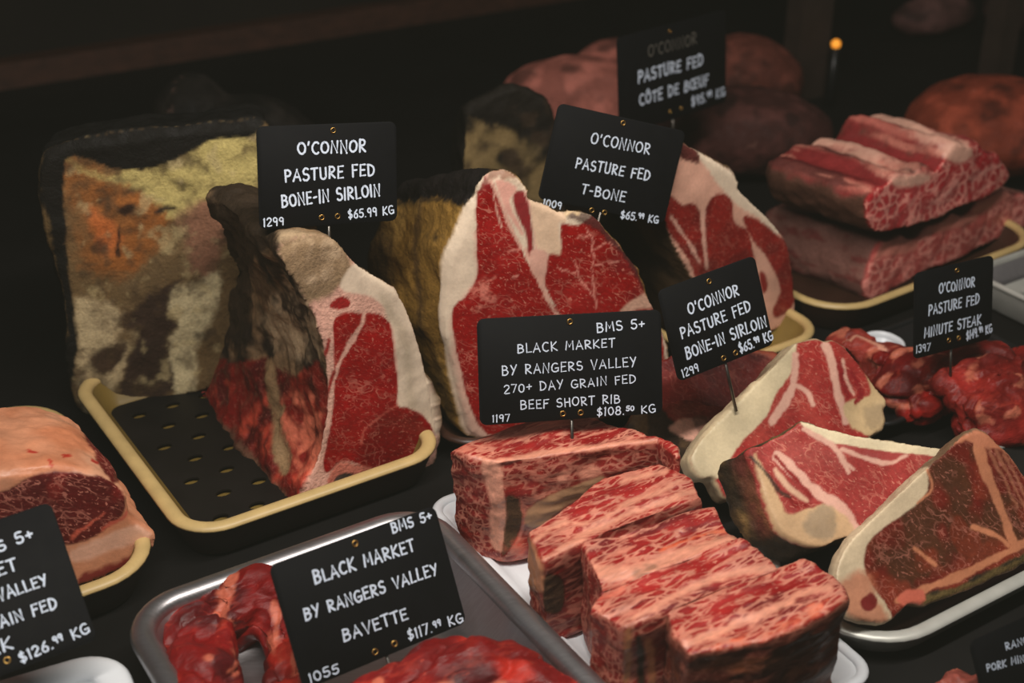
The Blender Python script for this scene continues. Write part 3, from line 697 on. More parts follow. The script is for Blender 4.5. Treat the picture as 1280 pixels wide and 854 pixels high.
lean = f * np.maximum.reduce([s.poly(Z(q), 1.5, 2) for q in ([(30, 250), (60, 240), (110, 275), (140, 265), (170, 300), (185, 420), (210, 530), (200, 700), (170, 600), (110, 460), (20, 330)], [(190, 310), (215, 250), (260, 225), (300, 260), (310, 340), (360, 370), (385, 450), (380, 560), (240, 600), (200, 500), (185, 400)], [(345, 320), (400, 330), (480, 390), (530, 440), (548, 540), (545, 660), (480, 720), (460, 690), (490, 620), (470, 540), (420, 460), (370, 390)], [(410, 540), (435, 545), (440, 600), (420, 620)])])
s.paint((140, 34, 28), lean, .35, 0); s.paint((104, 26, 24), lean * s.nz(40, 0, .4) * .7)
s.paint((90, 40, 36), f * s.poly(Z([(60, 30), (120, 26), (170, 60), (160, 110), (80, 80)]), 2, 3), .1, 2)
for a in ([(60, 320), (130, 420), (170, 500)], [(185, 300), (190, 400), (200, 520)]): s.paint(PNK, f * s.line(Z(a), 4, 1.5, 2), .1)
s.paint((60, 44, 34), f * s.line(Z([(500, 385), (540, 470), (555, 600)]), 7, 3, 3) * .7)
root = empty('rib_joint', gz(995, 404, .011) + np.array([-.06, .06, 0]), 'pale edged rib joint with red muscles behind the right sirloin sign', 'beef joint')
s.build(root, ['lean_meat', 'fat_cap', 'dark_crust'], [M_red, M_fat, M_dry])

# --- dry aged slab at the left
pl = faceplane(105, 513, .0045, 14)
Z = lambda p: zp((40, 150, 2.247), p)
out = Z([(12, 210), (22, 110), (60, 70), (200, 48), (400, 20), (560, 10), (660, 20), (668, 200), (640, 500), (560, 720), (450, 765), (200, 830), (130, 815), (100, 700), (75, 480), (45, 330)])
V, Fc = extrude_face(out, pl, unit((-.02, .10, 0)), [(0, .97, 0), (.006, 1, 0), (.05, .98, 0), (.07, .95, 0), (.08, .88, 0)])
s = Skin(*skin(V, Fc, .002), pl); calm(s, (20, .006, 3), (60, .003, 4), keep=.4)
f = s.front
s.paint((15, 13, 11), 1, 0, 1)
s.paint((108, 86, 56), f, 0, 0)
s.paint((150, 92, 44), f * s.poly(Z([(95, 110), (250, 150), (350, 180), (400, 260), (300, 420), (150, 420), (95, 250)]), 12, 12) * s.nz(30, -.6, .1)); s.paint((200, 110, 56), f * s.poly(Z([(150, 250), (210, 280), (250, 330), (230, 380), (180, 350)]), 8, 10) * .8)
s.paint((190, 172, 108), f * s.poly(Z([(95, 110), (180, 150), (300, 145), (400, 110), (500, 60), (620, 55), (680, 160), (560, 200), (480, 240), (420, 280), (370, 250), (300, 190), (180, 160)]), 6, 8), 0, 2)
s.paint((150, 104, 82), f * s.poly(Z([(410, 270), (480, 230), (560, 210), (540, 330), (500, 440), (430, 420), (430, 340)]), 8, 8) * .8)
s.paint((112, 90, 60), f * s.poly(Z([(240, 540), (280, 430), (420, 360), (430, 420), (350, 490)]), 8, 6)); s.paint((186, 166, 128), f * s.poly(Z([(130, 500), (260, 540), (250, 580), (300, 600), (260, 690), (220, 800), (140, 830), (130, 640)]), 6, 8) * s.nz(40, -.5, .15, 3, 8), 0, 2)
s.paint((206, 190, 148), f * s.poly(Z([(400, 470), (440, 470), (520, 430), (510, 560), (460, 640), (460, 760), (400, 770), (380, 640), (410, 580), (385, 520)]), 5, 6), 0, 2)
s.paint((62, 46, 36), f * s.poly(Z([(255, 570), (290, 520), (420, 450), (400, 480), (385, 530), (410, 580), (375, 640), (395, 760), (260, 790), (260, 700), (300, 600)]), 4, 6), 0, 3)
s.paint((70, 52, 38), f * s.poly(Z([(160, 660), (250, 630), (260, 660), (200, 720)]), 4, 6), 0)
s.paint((58, 44, 32), f * s.nz(45, .12, .45, 4, 21) * .8); s.paint((80, 62, 42), f * s.nz(120, .0, .5, 3, 23) * .6); s.paint((196, 176, 128), f * s.nz(70, .2, .45, 4, 27) * .5)
s.paint((52, 38, 28), f * s.line(Z([(350, 260), (375, 250), (400, 250)]), 5, 2, 2)); s.paint((52, 34, 24), f * (s.line(Z([(245, 300), (243, 380)]), 5, 2, 3) + s.poly(Z([(240, 250), (275, 235), (290, 250), (260, 270)]), 3, 2)).clip(0, 1))
s.paint((20, 17, 14), f * (1 - s.poly(Z([(95, 115), (250, 145), (350, 132), (440, 92), (500, 60), (600, 52), (720, 60), (720, 900), (140, 900), (130, 640), (105, 400)]), 2, 3)), 0, 1)
s.paint((110, 88, 56), f * s.line(Z([(25, 120), (25, 220), (55, 350), (80, 500), (95, 600)]), 6, 3, 4) * s.nz(60, -.3, .3))
root = empty('aged_beef', gz(105, 513, .010) + np.array([.06, .05, 0]), 'tall dry-aged beef slab with yellow fat and black rind at the far left', 'beef joint')
s.build(root, ['aged_face', 'dark_rind', 'aged_fat', 'rib_hollow'], M_dry)

# --- dark aged piece behind the T-bone joint
pl = faceplane(640, 330, .0005, 25)
out = [(580, 160), (598, 128), (640, 106), (672, 112), (698, 148), (708, 240), (708, 320), (640, 332), (582, 338)]
V, Fc = extrude_face(out, pl, unit((-.03, .09, 0)), backs(.08, .85, .008))
s = Skin(*skin(V, Fc, .003), pl); calm(s, (25, .006, 3), (80, .003, 3), keep=.3); f = s.front
s.paint((30, 25, 20), 1, 0, 0)
s.paint((134, 112, 74), f * s.poly([(583, 150), (610, 158), (650, 168), (690, 182), (700, 250), (580, 250)], 4, 8) * s.nz(50, -.4, .2), 0, 1); s.paint((60, 46, 34), f * s.nz(60, .0, .4, 3, 4) * .8)
root = empty('aged_beef', gz(640, 330, 0) + np.array([0, .05, 0]), 'dark aged beef piece with a mottled yellow face behind the T-bone joint', 'beef joint')
s.build(root, ['dark_rind', 'aged_fat'], M_dry)

# --- short ribs
def on_top(pts, z): return [gz(x, y, z) for x, y in pts]
wag_u = np.array([[.35, 0, 0], [0, 1, 0], [0, 0, 1]])
def rib(top, z, label, deco, lean_out=.0, mat=None):
    T3 = np.array(on_top(crom(top, 1), z)); c = T3.mean(0); c[2] = z
    ins = lambda k, zz, dy=0: np.array([c * [1, 1, 0] + (p - c) * [k, k, 0] + [0, 0, zz] - np.array([0, 0, 0]) for p in T3])
    R = [ins(.9, .0075), ins(.98, .011), ins(1.01, z - .03), ins(1.025, z - .002), ins(1., z + .001)]
    V, Fc = lofted(R, True, True)
    P, Q = skin(V, Fc, .0014, 2)
    s = Skin(P, Q)
    ua = np.array([math.cos(math.radians(30)), math.sin(math.radians(30)), 0]); va = np.array([-ua[1], ua[0], 0])
    S = np.stack([ua * .25, va, [0, 0, 1.]], 1)
    a = fbm(s.P @ S, 60, 3, 3); b2 = fbm(s.P @ S, 150, 3, 6)
    s.P = s.P + s.N * (.0032 * a + .0012 * b2 + .003 * fbm(s.P, 35, 2, 4))[:, None]; s.N = normals(s.P, s.F); s.W = proj(s.P); s.Q = s.W
    s.S = S; s.top = sstep(.5, .8, s.N[:, 2]); s.ua, s.va = ua, va
    s.paint((144, 24, 22), 1, .9, 0)
    s.paint((166, 38, 34), s.nz(50, -.1, .4, 3, 2, S)); s.paint((112, 24, 24), s.nz(70, .1, .5, 3, 11, S))
    s.paint((204, 122, 100), s.top * s.nz(95, .2, .38, 4, 17, S) * .9, .3)
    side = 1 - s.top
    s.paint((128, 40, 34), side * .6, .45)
    deco(s)
    root = empty('short_rib', (c[0], c[1], .0075), label, 'short rib', 'row of beef short ribs')
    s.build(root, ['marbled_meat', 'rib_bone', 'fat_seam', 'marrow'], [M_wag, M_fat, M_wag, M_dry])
Z1 = lambda p: zp((540, 510, 3.556), p)
Z2 = lambda p: zp((710, 630, 3.459), p)
FATR = (214, 142, 116)
def deco1(s):
    sd = 1 - s.top
    s.paint(FATR, s.line(Z1([(215, 222), (290, 240), (500, 200), (760, 170), (1000, 150)]), 7, 2, 3), .3, 2)
    s.paint((228, 160, 134), sd * s.poly(Z1([(220, 225), (300, 240), (320, 400), (330, 520), (310, 640), (260, 600), (255, 420)]), 2, 3), .2, 2)
    s.paint((196, 150, 112), sd * s.poly(Z1([(415, 520), (410, 470), (500, 400), (640, 340), (750, 305), (770, 320), (720, 370), (600, 430), (480, 530)]), 2, 2), .0, 1)
    s.paint((214, 140, 116), sd * s.poly(Z1([(420, 450), (560, 300), (700, 250), (760, 290), (620, 330), (480, 400)]), 4, 6) * s.nz(120, -.3, .2, 3, 3), .5)
    s.paint((92, 66, 46), sd * s.poly(Z1([(328, 400), (360, 392), (400, 430), (395, 520), (360, 600), (310, 660), (318, 560), (330, 480)]), 1.2, 1.5), 0, 3)
    s.paint((206, 120, 100), sd * s.line(Z1([(395, 410), (408, 480), (395, 560), (350, 640)]), 4, 1.5, 2), .2)
    s.paint((90, 24, 22), sd * s.poly(Z1([(80, 190), (130, 210), (150, 500), (100, 520), (40, 440)]), 6, 8) * .6)
    s.paint((200, 90, 72), sd * s.poly(Z1([(120, 540), (250, 600), (400, 600), (390, 740), (330, 760), (180, 650)]), 6, 6) * s.nz(90, -.2, .3), .4)
def deco2(s):
    for a, w in (([(500, 690), (700, 560), (960, 440), (1190, 370)], 8), ([(620, 600), (800, 470), (1000, 370), (1120, 330)], 6), ([(450, 590), (560, 520), (690, 510)], 6), ([(850, 330), (1000, 290), (1040, 280)], 6)): s.paint(FATR, s.top * s.line(Z1(a), w, 2.5, 5), .3, 2)
    sd = 1 - s.top
    s.paint((200, 138, 100), sd * s.poly(Z1([(425, 580), (490, 690), (500, 820), (420, 780), (400, 690)]), 3, 3), .1, 1)
    s.paint((84, 62, 46), sd * s.poly(Z1([(500, 760), (540, 740), (585, 780), (575, 900), (500, 900)]), 1.5, .5), 0, 3)
def deco3(s):
    s.paint(FATR, s.top * s.poly(Z2([(100, 250), (160, 330), (300, 330), (430, 280), (560, 220), (740, 180), (720, 140), (560, 170), (400, 220), (260, 270)]), 4, 5), .45, 2)
    s.paint((206, 90, 54), s.top * s.line(Z2([(400, 200), (560, 140), (700, 115)]), 4, 1.5, 3), .3)
    s.paint((110, 84, 62), s.top * s.nz(60, .2, .5, 3, 8) * .6)
def deco4(s):
    s.paint(FATR, s.top * s.poly(Z2([(240, 520), (420, 440), (640, 340), (890, 290), (860, 260), (640, 300), (440, 400), (280, 480)]), 3, 4), .4, 2)
    s.paint((224, 120, 96), s.top * s.poly(Z2([(100, 420), (160, 400), (260, 350), (220, 400)]), 4, 4), .3)
    sd = 1 - s.top
    for a in ([(265, 560), (255, 760)], [(345, 600), (365, 775)]): s.paint((196, 128, 86), sd * s.line(Z2(a), 9, 3, 3), .1, 1)
    s.paint((60, 44, 32), sd * s.line(Z2([(310, 580), (315, 775)]), 9, 3, 3), 0, 3)
def deco5(s):
    s.paint(FATR, s.top * s.line(Z2([(500, 600), (640, 560), (820, 480), (1000, 400), (1130, 355)]), 9, 3, 5), .4, 2)
    s.paint((216, 110, 80), s.top * s.poly(Z2([(560, 640), (760, 560), (960, 480), (1160, 400), (1190, 430), (900, 560), (700, 660)]), 4, 6) * s.nz(100, -.3, .3), .5)
    sd = 1 - s.top
    s.paint((84, 40, 28), sd * .85, .15); s.paint((150, 84, 52), sd * s.nz(70, .1, .4, 3, 5, s.S) * .7)  # shade of the unlit front painted into the side colour
rib([(565, 562), (592, 572), (624, 579), (720, 566), (821, 551), (846, 572), (845, 560), (800, 540), (745, 524), (660, 526)], .092, 'rearmost short rib with a tan rib bone showing, sign pinned in its top', deco1)
rib([(661, 667), (681, 701), (760, 665), (877, 622), (862, 600), (824, 585), (754, 597), (700, 640)], .079, 'second short rib from the sign, tapering to a dark bone end at left', deco2)
rib([(729, 679), (753, 741), (870, 697), (924, 680), (905, 652), (893, 633), (818, 653)], .0785, 'middle short rib of the row with a broad pink fat band', deco3)
rib([(752, 738), (738, 763), (782, 786), (837, 765), (900, 738), (972, 714), (945, 690), (925, 676), (846, 702)], .079, 'fourth short rib from the sign with net-like pale marbling', deco4)
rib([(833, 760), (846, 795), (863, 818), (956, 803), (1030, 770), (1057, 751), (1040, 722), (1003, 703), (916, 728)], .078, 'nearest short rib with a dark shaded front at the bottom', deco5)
# --- thick steaks in the steel tray
Z = lambda p: zp((850, 410, 2.756), p)
pl = faceplane(985, 590, .030, 30, 42)
out = Z([(36, 460), (42, 425), (80, 372), (190, 262), (300, 150), (385, 62), (405, 48), (470, 38), (500, 46), (530, 40), (565, 60), (620, 120), (680, 205), (718, 250), (706, 280), (712, 322), (682, 362), (560, 425), (400, 480), (250, 560), (165, 590), (120, 520), (70, 518)])
V, Fc = extrude_face(out, pl, -pl[1], backs(.026, 1., .004))
s = Skin(*skin(V, Fc, .0014), pl); calm(s, (30, .003, 3), (90, .0012, 3), (240, .0004, 2)); f = s.front
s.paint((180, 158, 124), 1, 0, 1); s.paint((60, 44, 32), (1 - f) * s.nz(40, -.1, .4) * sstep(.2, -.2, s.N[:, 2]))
s.paint((158, 48, 44), f, .7, 0); s.paint((176, 72, 62), f * s.nz(40, 0, .4, 3, 6) * .6)
s.paint((212, 194, 158), np.maximum(f, .6) * s.poly(Z([(20, 470), (60, 380), (190, 250), (300, 140), (390, 50), (402, 60), (385, 150), (330, 230), (300, 300), (210, 400), (160, 480), (120, 525), (60, 530)]), 1.5, 2), 0, 1)
s.paint((176, 156, 116), f * s.line(Z([(50, 400), (190, 255), (380, 62)]), 6, 4, 4) * .5)
s.paint(PNK, f * np.maximum.reduce([s.line(Z(a), w, 1.5, 2) for a, w in (([(400, 90), (395, 180), (370, 240), (320, 320)], 9), ([(395, 190), (440, 220), (460, 260)], 6), ([(500, 60), (525, 130), (545, 220), (570, 320)], 9), ([(560, 110), (575, 180), (600, 230)], 4))]), .2, 1)
s.paint((206, 176, 132), f * s.poly(Z([(560, 270), (630, 240), (660, 220), (640, 130), (700, 220), (725, 260), (715, 330), (680, 370), (600, 350)]), 2, 3), 0, 2)
for a in ([(555, 160), (580, 240)], [(590, 150), (625, 220), (610, 260)], [(545, 120), (560, 150)]): s.paint((140, 34, 36), f * s.line(Z(a), 5, 1.5, 3), .2, 0)
s.paint((140, 120, 96), f * s.poly(Z([(640, 270), (700, 260), (690, 330), (650, 340)]), 4, 5) * .5)
root = empty('thick_steak', gz(985, 590, .02) + np.array([0, .03, 0]), 'rear thick bone-in steak with wide cream fat edge, sign pinned in it', 'steak', 'thick steaks in the steel tray')
s.build(root, ['lean_meat', 'fat_edge', 'bone'], [M_red, M_fat, M_fat])

pl = faceplane(1000, 672, .052, 17, 46)
out = Z([(236, 412), (280, 402), (320, 376), (350, 366), (415, 324), (432, 322), (600, 365), (800, 398), (915, 414), (905, 440), (850, 500), (700, 640), (612, 712), (580, 724), (540, 736), (500, 757), (440, 752), (380, 724), (340, 690), (300, 600), (268, 500), (245, 450)])
V, Fc = extrude_face(out, pl, unit(-pl[1] * .8 + np.array([-.55, -.1, -.25])), backs(.036, 1., .004))
s = Skin(*skin(V, Fc, .0013), pl); calm(s, (30, .003, 3), (80, .002, 3), (240, .0005, 2)); f = s.front
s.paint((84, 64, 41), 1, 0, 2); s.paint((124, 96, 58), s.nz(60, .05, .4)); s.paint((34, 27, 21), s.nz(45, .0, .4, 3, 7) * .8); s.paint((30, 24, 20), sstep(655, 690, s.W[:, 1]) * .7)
s.paint((160, 58, 54), f, .8, 0); s.paint((178, 84, 76), f * s.nz(40, 0, .4, 3, 6) * .6)
s.paint((228, 210, 174), f * s.poly(Z([(410, 318), (435, 315), (600, 360), (920, 410), (900, 440), (760, 430), (600, 408), (520, 395), (450, 360)]), 1.2, 1.5), 0, 1)
s.paint(PNK, f * np.maximum.reduce([s.line(Z(a), w, 1.5, 2) for a, w in (([(430, 350), (520, 400), (560, 450), (580, 500)], 6), ([(560, 460), (600, 490)], 4), ([(335, 440), (400, 500), (480, 570), (560, 630), (600, 690)], 14), ([(560, 420), (700, 465), (780, 440)], 5))]), .2, 1)
s.paint((208, 170, 128), f * s.poly(Z([(255, 430), (290, 480), (330, 560), (370, 640), (440, 620), (500, 610), (560, 640), (600, 690), (580, 730), (500, 760), (430, 755), (330, 690), (280, 540)]), 2, 3), .1, 3)
s.paint((150, 132, 108), f * s.poly(Z([(440, 640), (500, 610), (540, 650), (530, 720), (470, 730), (430, 700)]), 4, 5) * .7, 0, 3)
s.paint((222, 176, 146), f * s.poly(Z([(330, 480), (380, 540), (440, 590), (430, 600), (370, 560), (330, 510)]), 2, 2), .2, 1)
for a in ([(330, 440), (400, 520), (450, 580)], [(370, 580), (400, 610), (450, 610)]): s.paint((140, 36, 34), f * s.line(Z(a), 5, 1.5, 3), .5, 0)
s.paint((60, 44, 34), f * s.line(Z([(245, 440), (300, 500), (340, 560), (375, 580)]), 4, 1.5, 3) * .9, 0)
root = empty('thick_steak', gz(1000, 672, .02) + np.array([0, .03, 0]), 'middle thick steak with brown crusted side leaning on the rear steak', 'steak', 'thick steaks in the steel tray')
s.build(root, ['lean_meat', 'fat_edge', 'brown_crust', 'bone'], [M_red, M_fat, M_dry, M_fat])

Z = lambda p: zp((1030, 530, 3.164), p)
pl = faceplane(1105, 778, .026, 30, 40)
out = Z([(44, 590), (60, 530), (110, 450), (250, 312), (395, 180), (480, 110), (540, 52), (600, 24), (645, 34), (690, 72), (750, 130), (800, 200), (870, 280), (900, 400), (880, 490), (800, 548), (650, 622), (480, 690), (400, 716), (330, 722), (245, 788), (110, 772), (60, 700), (42, 640)])
V, Fc = extrude_face(out, pl, -pl[1], backs(.02, .98, .004))
s = Skin(*skin(V, Fc, .0013), pl); calm(s, (30, .003, 3), (90, .0015, 3), (240, .0005, 2)); f = s.front
s.paint((190, 150, 112), 1, 0, 1); s.paint((58, 44, 32), (1 - f) * .7)
s.paint((112, 36, 26), f, .55, 0); s.paint((76, 50, 30), f * s.nz(32, .0, .35, 4, 5) * .8); s.paint((140, 56, 36), f * s.nz(45, .1, .4, 3, 9) * .6)
s.paint((216, 194, 160), np.maximum(f, .7) * s.poly(Z([(30, 640), (50, 520), (110, 440), (250, 300), (400, 165), (412, 200), (405, 260), (360, 320), (250, 400), (175, 470), (160, 560), (190, 640), (250, 720), (260, 800), (100, 790)]), 1.5, 2), 0, 1)
s.paint((196, 118, 86), f * s.poly(Z([(60, 650), (160, 580), (215, 690), (250, 790), (110, 775)]), 6, 6) * .8); s.paint((120, 30, 26), f * s.poly(Z([(145, 700), (185, 668), (212, 690), (200, 730), (160, 740)]), 1.5, 2))
s.paint((200, 128, 92), f * np.maximum.reduce([s.line(Z(a), w, 1.5, 2) for a, w in (([(600, 60), (640, 180), (700, 330), (745, 460)], 12), ([(590, 410), (680, 440), (730, 480)], 6), ([(290, 700), (400, 655), (560, 590), (720, 510), (800, 470)], 10), ([(360, 490), (440, 555)], 5), ([(410, 180), (425, 250), (370, 310)], 3))]), .2, 1)
s.paint((206, 130, 96), f * s.poly(Z([(500, 90), (590, 20), (660, 40), (740, 120), (700, 100), (620, 90), (560, 70)]), 2, 3), .1, 1)
s.paint((176, 112, 84), f * np.maximum.reduce([s.line(Z([(650 + k * 30, 90 + k * 12), (700 + k * 30, 200), (770 + k * 26, 330)]), 4, 1.5, 3) for k in range(4)]) * .7)
s.paint((96, 84, 48), f * s.poly(Z([(395, 680), (560, 630), (800, 510), (830, 560), (480, 700), (400, 715)]), 2, 2) * .9, 0, 2); s.paint((50, 42, 30), f * s.line(Z([(430, 672), (600, 610), (790, 520)]), 5, 2, 3) * s.nz(120, -.4, .3))
s.paint((206, 106, 84), f * s.poly(Z([(285, 700), (320, 660), (390, 650), (400, 700), (340, 725)]), 2, 3), .2, 1)
root = empty('thick_steak', gz(1105, 778, .006) + np.array([0, .03, 0]), 'front thick steak, browned dark red with pale fat edge, nearest the tray rim', 'steak', 'thick steaks in the steel tray')
s.build(root, ['lean_meat', 'fat_edge', 'bone'], [M_red, M_fat, M_dry])

# --- dark steaks between the short ribs and the thick steaks
pl = faceplane(860, 522, .040, 24, 52)
out = [(806, 522), (806, 472), (830, 448), (860, 436), (905, 430), (960, 438), (990, 452), (966, 482), (915, 512), (860, 526)]
V, Fc = extrude_face(out, pl, -pl[1], backs(.024, 1., .005))
s = Skin(*skin(V, Fc, .002), pl); calm(s, (30, .004, 3), (90, .0015, 3)); f = s.front
s.paint((112, 34, 30), 1, .25, 0); s.paint((84, 22, 22), s.nz(40, 0, .4)); s.paint((186, 92, 64), s.line([(806, 448), (850, 440), (905, 434), (985, 446)], 6, 3, 5) * .8, 0, 1)
root = empty('dark_steak', gz(860, 522, .014) + np.array([0, .03, 0]), 'dark red steak lying under the right sirloin sign, behind the fatty one', 'steak')
s.build(root, ['lean_meat', 'fat_edge'], [M_red, M_fat])
pl = faceplane(850, 588, .022, 28, 40)
out = [(770, 560), (790, 522), (826, 505), (880, 502), (926, 512), (935, 530), (905, 562), (870, 585), (845, 600), (810, 582)]
V, Fc = extrude_face(out, pl, -pl[1], backs(.018, 1., .005))
s = Skin(*skin(V, Fc, .0018), pl); calm(s, (35, .005, 3), (100, .002, 3), keep=.4)
s.paint((52, 38, 28), 1, .05, 1); s.paint((88, 66, 44), s.nz(60, .1, .4))
s.paint((140, 48, 38), s.poly([(820, 500), (880, 500), (940, 510), (930, 535), (880, 552), (838, 525)], 2, 4), .3, 0)
s.paint((224, 168, 146), s.poly([(836, 536), (846, 526), (864, 524), (880, 524), (880, 546), (868, 553), (850, 546)], 2, 3), .1, 2); s.paint((110, 74, 60), s.poly([(866, 522), (884, 520), (890, 536), (876, 544)], 2, 3) * .7)
root = empty('dark_steak', gz(850, 588, .006) + np.array([0, .03, 0]), 'crusted steak with a pink fat patch between short ribs and thick steaks', 'steak')
s.build(root, ['lean_meat', 'dark_crust', 'fat_patch'], [M_red, M_dry, M_fat])

# --- striploin at the left edge
pl = faceplane(100, 730, .008, 23)
Z = lambda p: zp((0, 470, 3.162), p)
out = [(-110, 650), (-60, 604), (0, 592), (60, 588), (110, 590), (136, 597), (154, 612), (160, 632), (168, 650), (186, 664), (192, 676), (170, 702), (100, 732), (0, 768), (-110, 800)]
V, Fc = extrude_face(out, pl, unit((-.056, .102, 0)), [(0, .97, 0), (.005, 1, 0), (.06, .98, 0), (.105, .93, 0), (.116, .82, 0)])
s = Skin(*skin(V, Fc, .0016, 4), pl); calm(s, (20, .006, 3), (70, .0015, 3), (220, .0004, 2)); f, W = s.front, s.W
s.paint((214, 146, 110), 1, .05, 1); s.paint((200, 118, 78), s.nz(24, -.1, .4) * .7); s.paint((222, 166, 132), s.nz(30, .1, .4, 3, 5) * .6)
for a in ([(36, 563), (44, 566)], [(78, 572), (86, 571)], [(62, 580), (64, 586)], [(115, 575), (122, 578)]): s.paint((186, 50, 34), s.line(a, 3.5, 1, 3, W), 0)
s.paint((104, 26, 24), (1 - f) * s.poly(Z([(312, 125), (330, 170), (340, 240), (380, 330), (450, 420), (480, 400), (470, 320), (430, 220), (370, 150)]), 2, 4, W), .8, 0)
lean = f * s.poly(Z([(-400, 560), (-200, 450), (0, 455), (120, 398), (250, 385), (350, 395), (440, 405), (478, 430), (500, 500), (470, 560), (400, 620), (270, 668), (0, 700), (-400, 800)]), 1.5, 2)
s.paint((92, 24, 22), lean, .9, 0); s.paint((132, 36, 30), lean * s.nz(60, .0, .4, 3, 3) * .7)
s.paint((196, 90, 70), f * np.maximum(s.line(Z([(490, 420), (515, 500), (480, 560), (400, 610)]), 4, 1.5, 3), s.line(Z([(280, 640), (340, 590), (410, 540)]), 4, 1.5, 4)), .3)
s.paint((232, 178, 150), f * s.poly(Z([(280, 690), (400, 640), (560, 585), (600, 630), (450, 690), (300, 740)]), 3, 3), .05, 1)
s.paint((130, 38, 34), f * s.poly(Z([(320, 790), (420, 750), (520, 715), (610, 650), (615, 680), (500, 770), (330, 840)]), 3, 4), .5, 0)
root = empty('striploin', gz(100, 730, .008) + np.array([-.05, .06, 0]), 'striploin piece with thick peach fat top at the left edge behind the cut-off sign', 'beef joint')
s.build(root, ['lean_meat', 'fat_cap'], [M_red, M_fat])

# --- short rib racks
dr = unit((gz(985, 197, .13) - gz(1100, 233, .13)) * [1, 1, 0])
Z = lambda p: zp((960, 150, 3.7125), p)
def rack(plane, out, L_, label, vx, deco, secs=None):
    V, Fc = extrude_face(out, plane, dr, secs or backs(L_, 1., .005))
    s = Skin(*skin(V, Fc, vx), plane)
    ridg = np.sin((s.P @ np.array([dr[1], -dr[0], 0])) * 2 * math.pi / .036) * sstep(.3, .8, s.N[:, 2])
    s.P = s.P + np.array([0, 0, 1]) * (.0028 * ridg)[:, None]
    calm(s, (25, .005, 3), (80, .0025, 3), keep=.5); s.ridg = ridg
    f = s.front; s.S = np.stack([dr * .18, np.array([dr[1], -dr[0], 0]), [0, 0, 1.]], 1)
    s.paint((104, 60, 50), 1, .1, 1)
    s.paint((170, 44, 46), f, 1., 0); deco(s, f)
    root = empty('rib_rack', plane[0] + dr * .07, label, 'short rib rack', 'stacked short rib racks')
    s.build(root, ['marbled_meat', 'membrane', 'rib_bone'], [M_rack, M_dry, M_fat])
def dlow(s, f):
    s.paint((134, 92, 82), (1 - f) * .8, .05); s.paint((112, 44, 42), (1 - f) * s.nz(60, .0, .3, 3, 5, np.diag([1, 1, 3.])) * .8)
    for q in ([(560, 550), (640, 545), (700, 580), (650, 620), (540, 640), (490, 650)], [(820, 455), (880, 440), (980, 440), (940, 480), (700, 540)], [(950, 410), (1080, 325), (1140, 340), (1000, 430)]): s.paint((212, 150, 128), f * s.poly(Z(q), 2, 3), .2, 2)
    s.paint((192, 98, 90), f * .6)
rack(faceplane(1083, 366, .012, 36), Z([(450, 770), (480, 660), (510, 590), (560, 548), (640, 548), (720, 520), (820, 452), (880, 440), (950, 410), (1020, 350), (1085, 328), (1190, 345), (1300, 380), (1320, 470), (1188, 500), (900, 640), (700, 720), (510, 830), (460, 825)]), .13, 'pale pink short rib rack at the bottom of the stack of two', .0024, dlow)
def dup(s, f):
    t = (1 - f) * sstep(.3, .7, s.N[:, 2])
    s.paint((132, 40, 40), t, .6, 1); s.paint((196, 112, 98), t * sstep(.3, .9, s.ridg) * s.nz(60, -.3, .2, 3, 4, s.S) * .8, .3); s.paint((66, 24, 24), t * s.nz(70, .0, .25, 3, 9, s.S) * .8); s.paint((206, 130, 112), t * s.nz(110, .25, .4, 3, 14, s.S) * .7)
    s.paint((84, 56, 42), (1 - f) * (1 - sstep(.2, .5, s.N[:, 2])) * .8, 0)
    s.paint((186, 40, 48), f * .6, 1.)
    for q in ([(580, 280), (680, 240), (750, 250), (740, 290), (640, 310), (590, 310)], [(835, 160), (880, 105), (930, 110), (945, 170), (900, 200), (840, 190)]): s.paint((226, 172, 150), s.poly(Z(q), 3, 3), .1, 2)
    for a in ([(780, 380), (850, 330), (880, 270)], [(950, 330), (960, 260), (1080, 200)], [(1000, 320), (1080, 250), (1130, 250)]): s.paint((230, 160, 146), f * s.line(Z(a), 3, 1.5, 4), .5)
rack(faceplane(1089, 288, .088, 37), Z([(455, 395), (500, 330), (530, 300), (600, 262), (700, 235), (780, 228), (835, 165), (890, 108), (940, 112), (1000, 130), (1085, 175), (1135, 250), (1100, 310), (1000, 368), (860, 420), (790, 462), (640, 500), (530, 528), (478, 505)]), .115, 'bright red short rib rack on top of the stack of two', .0024, dup)

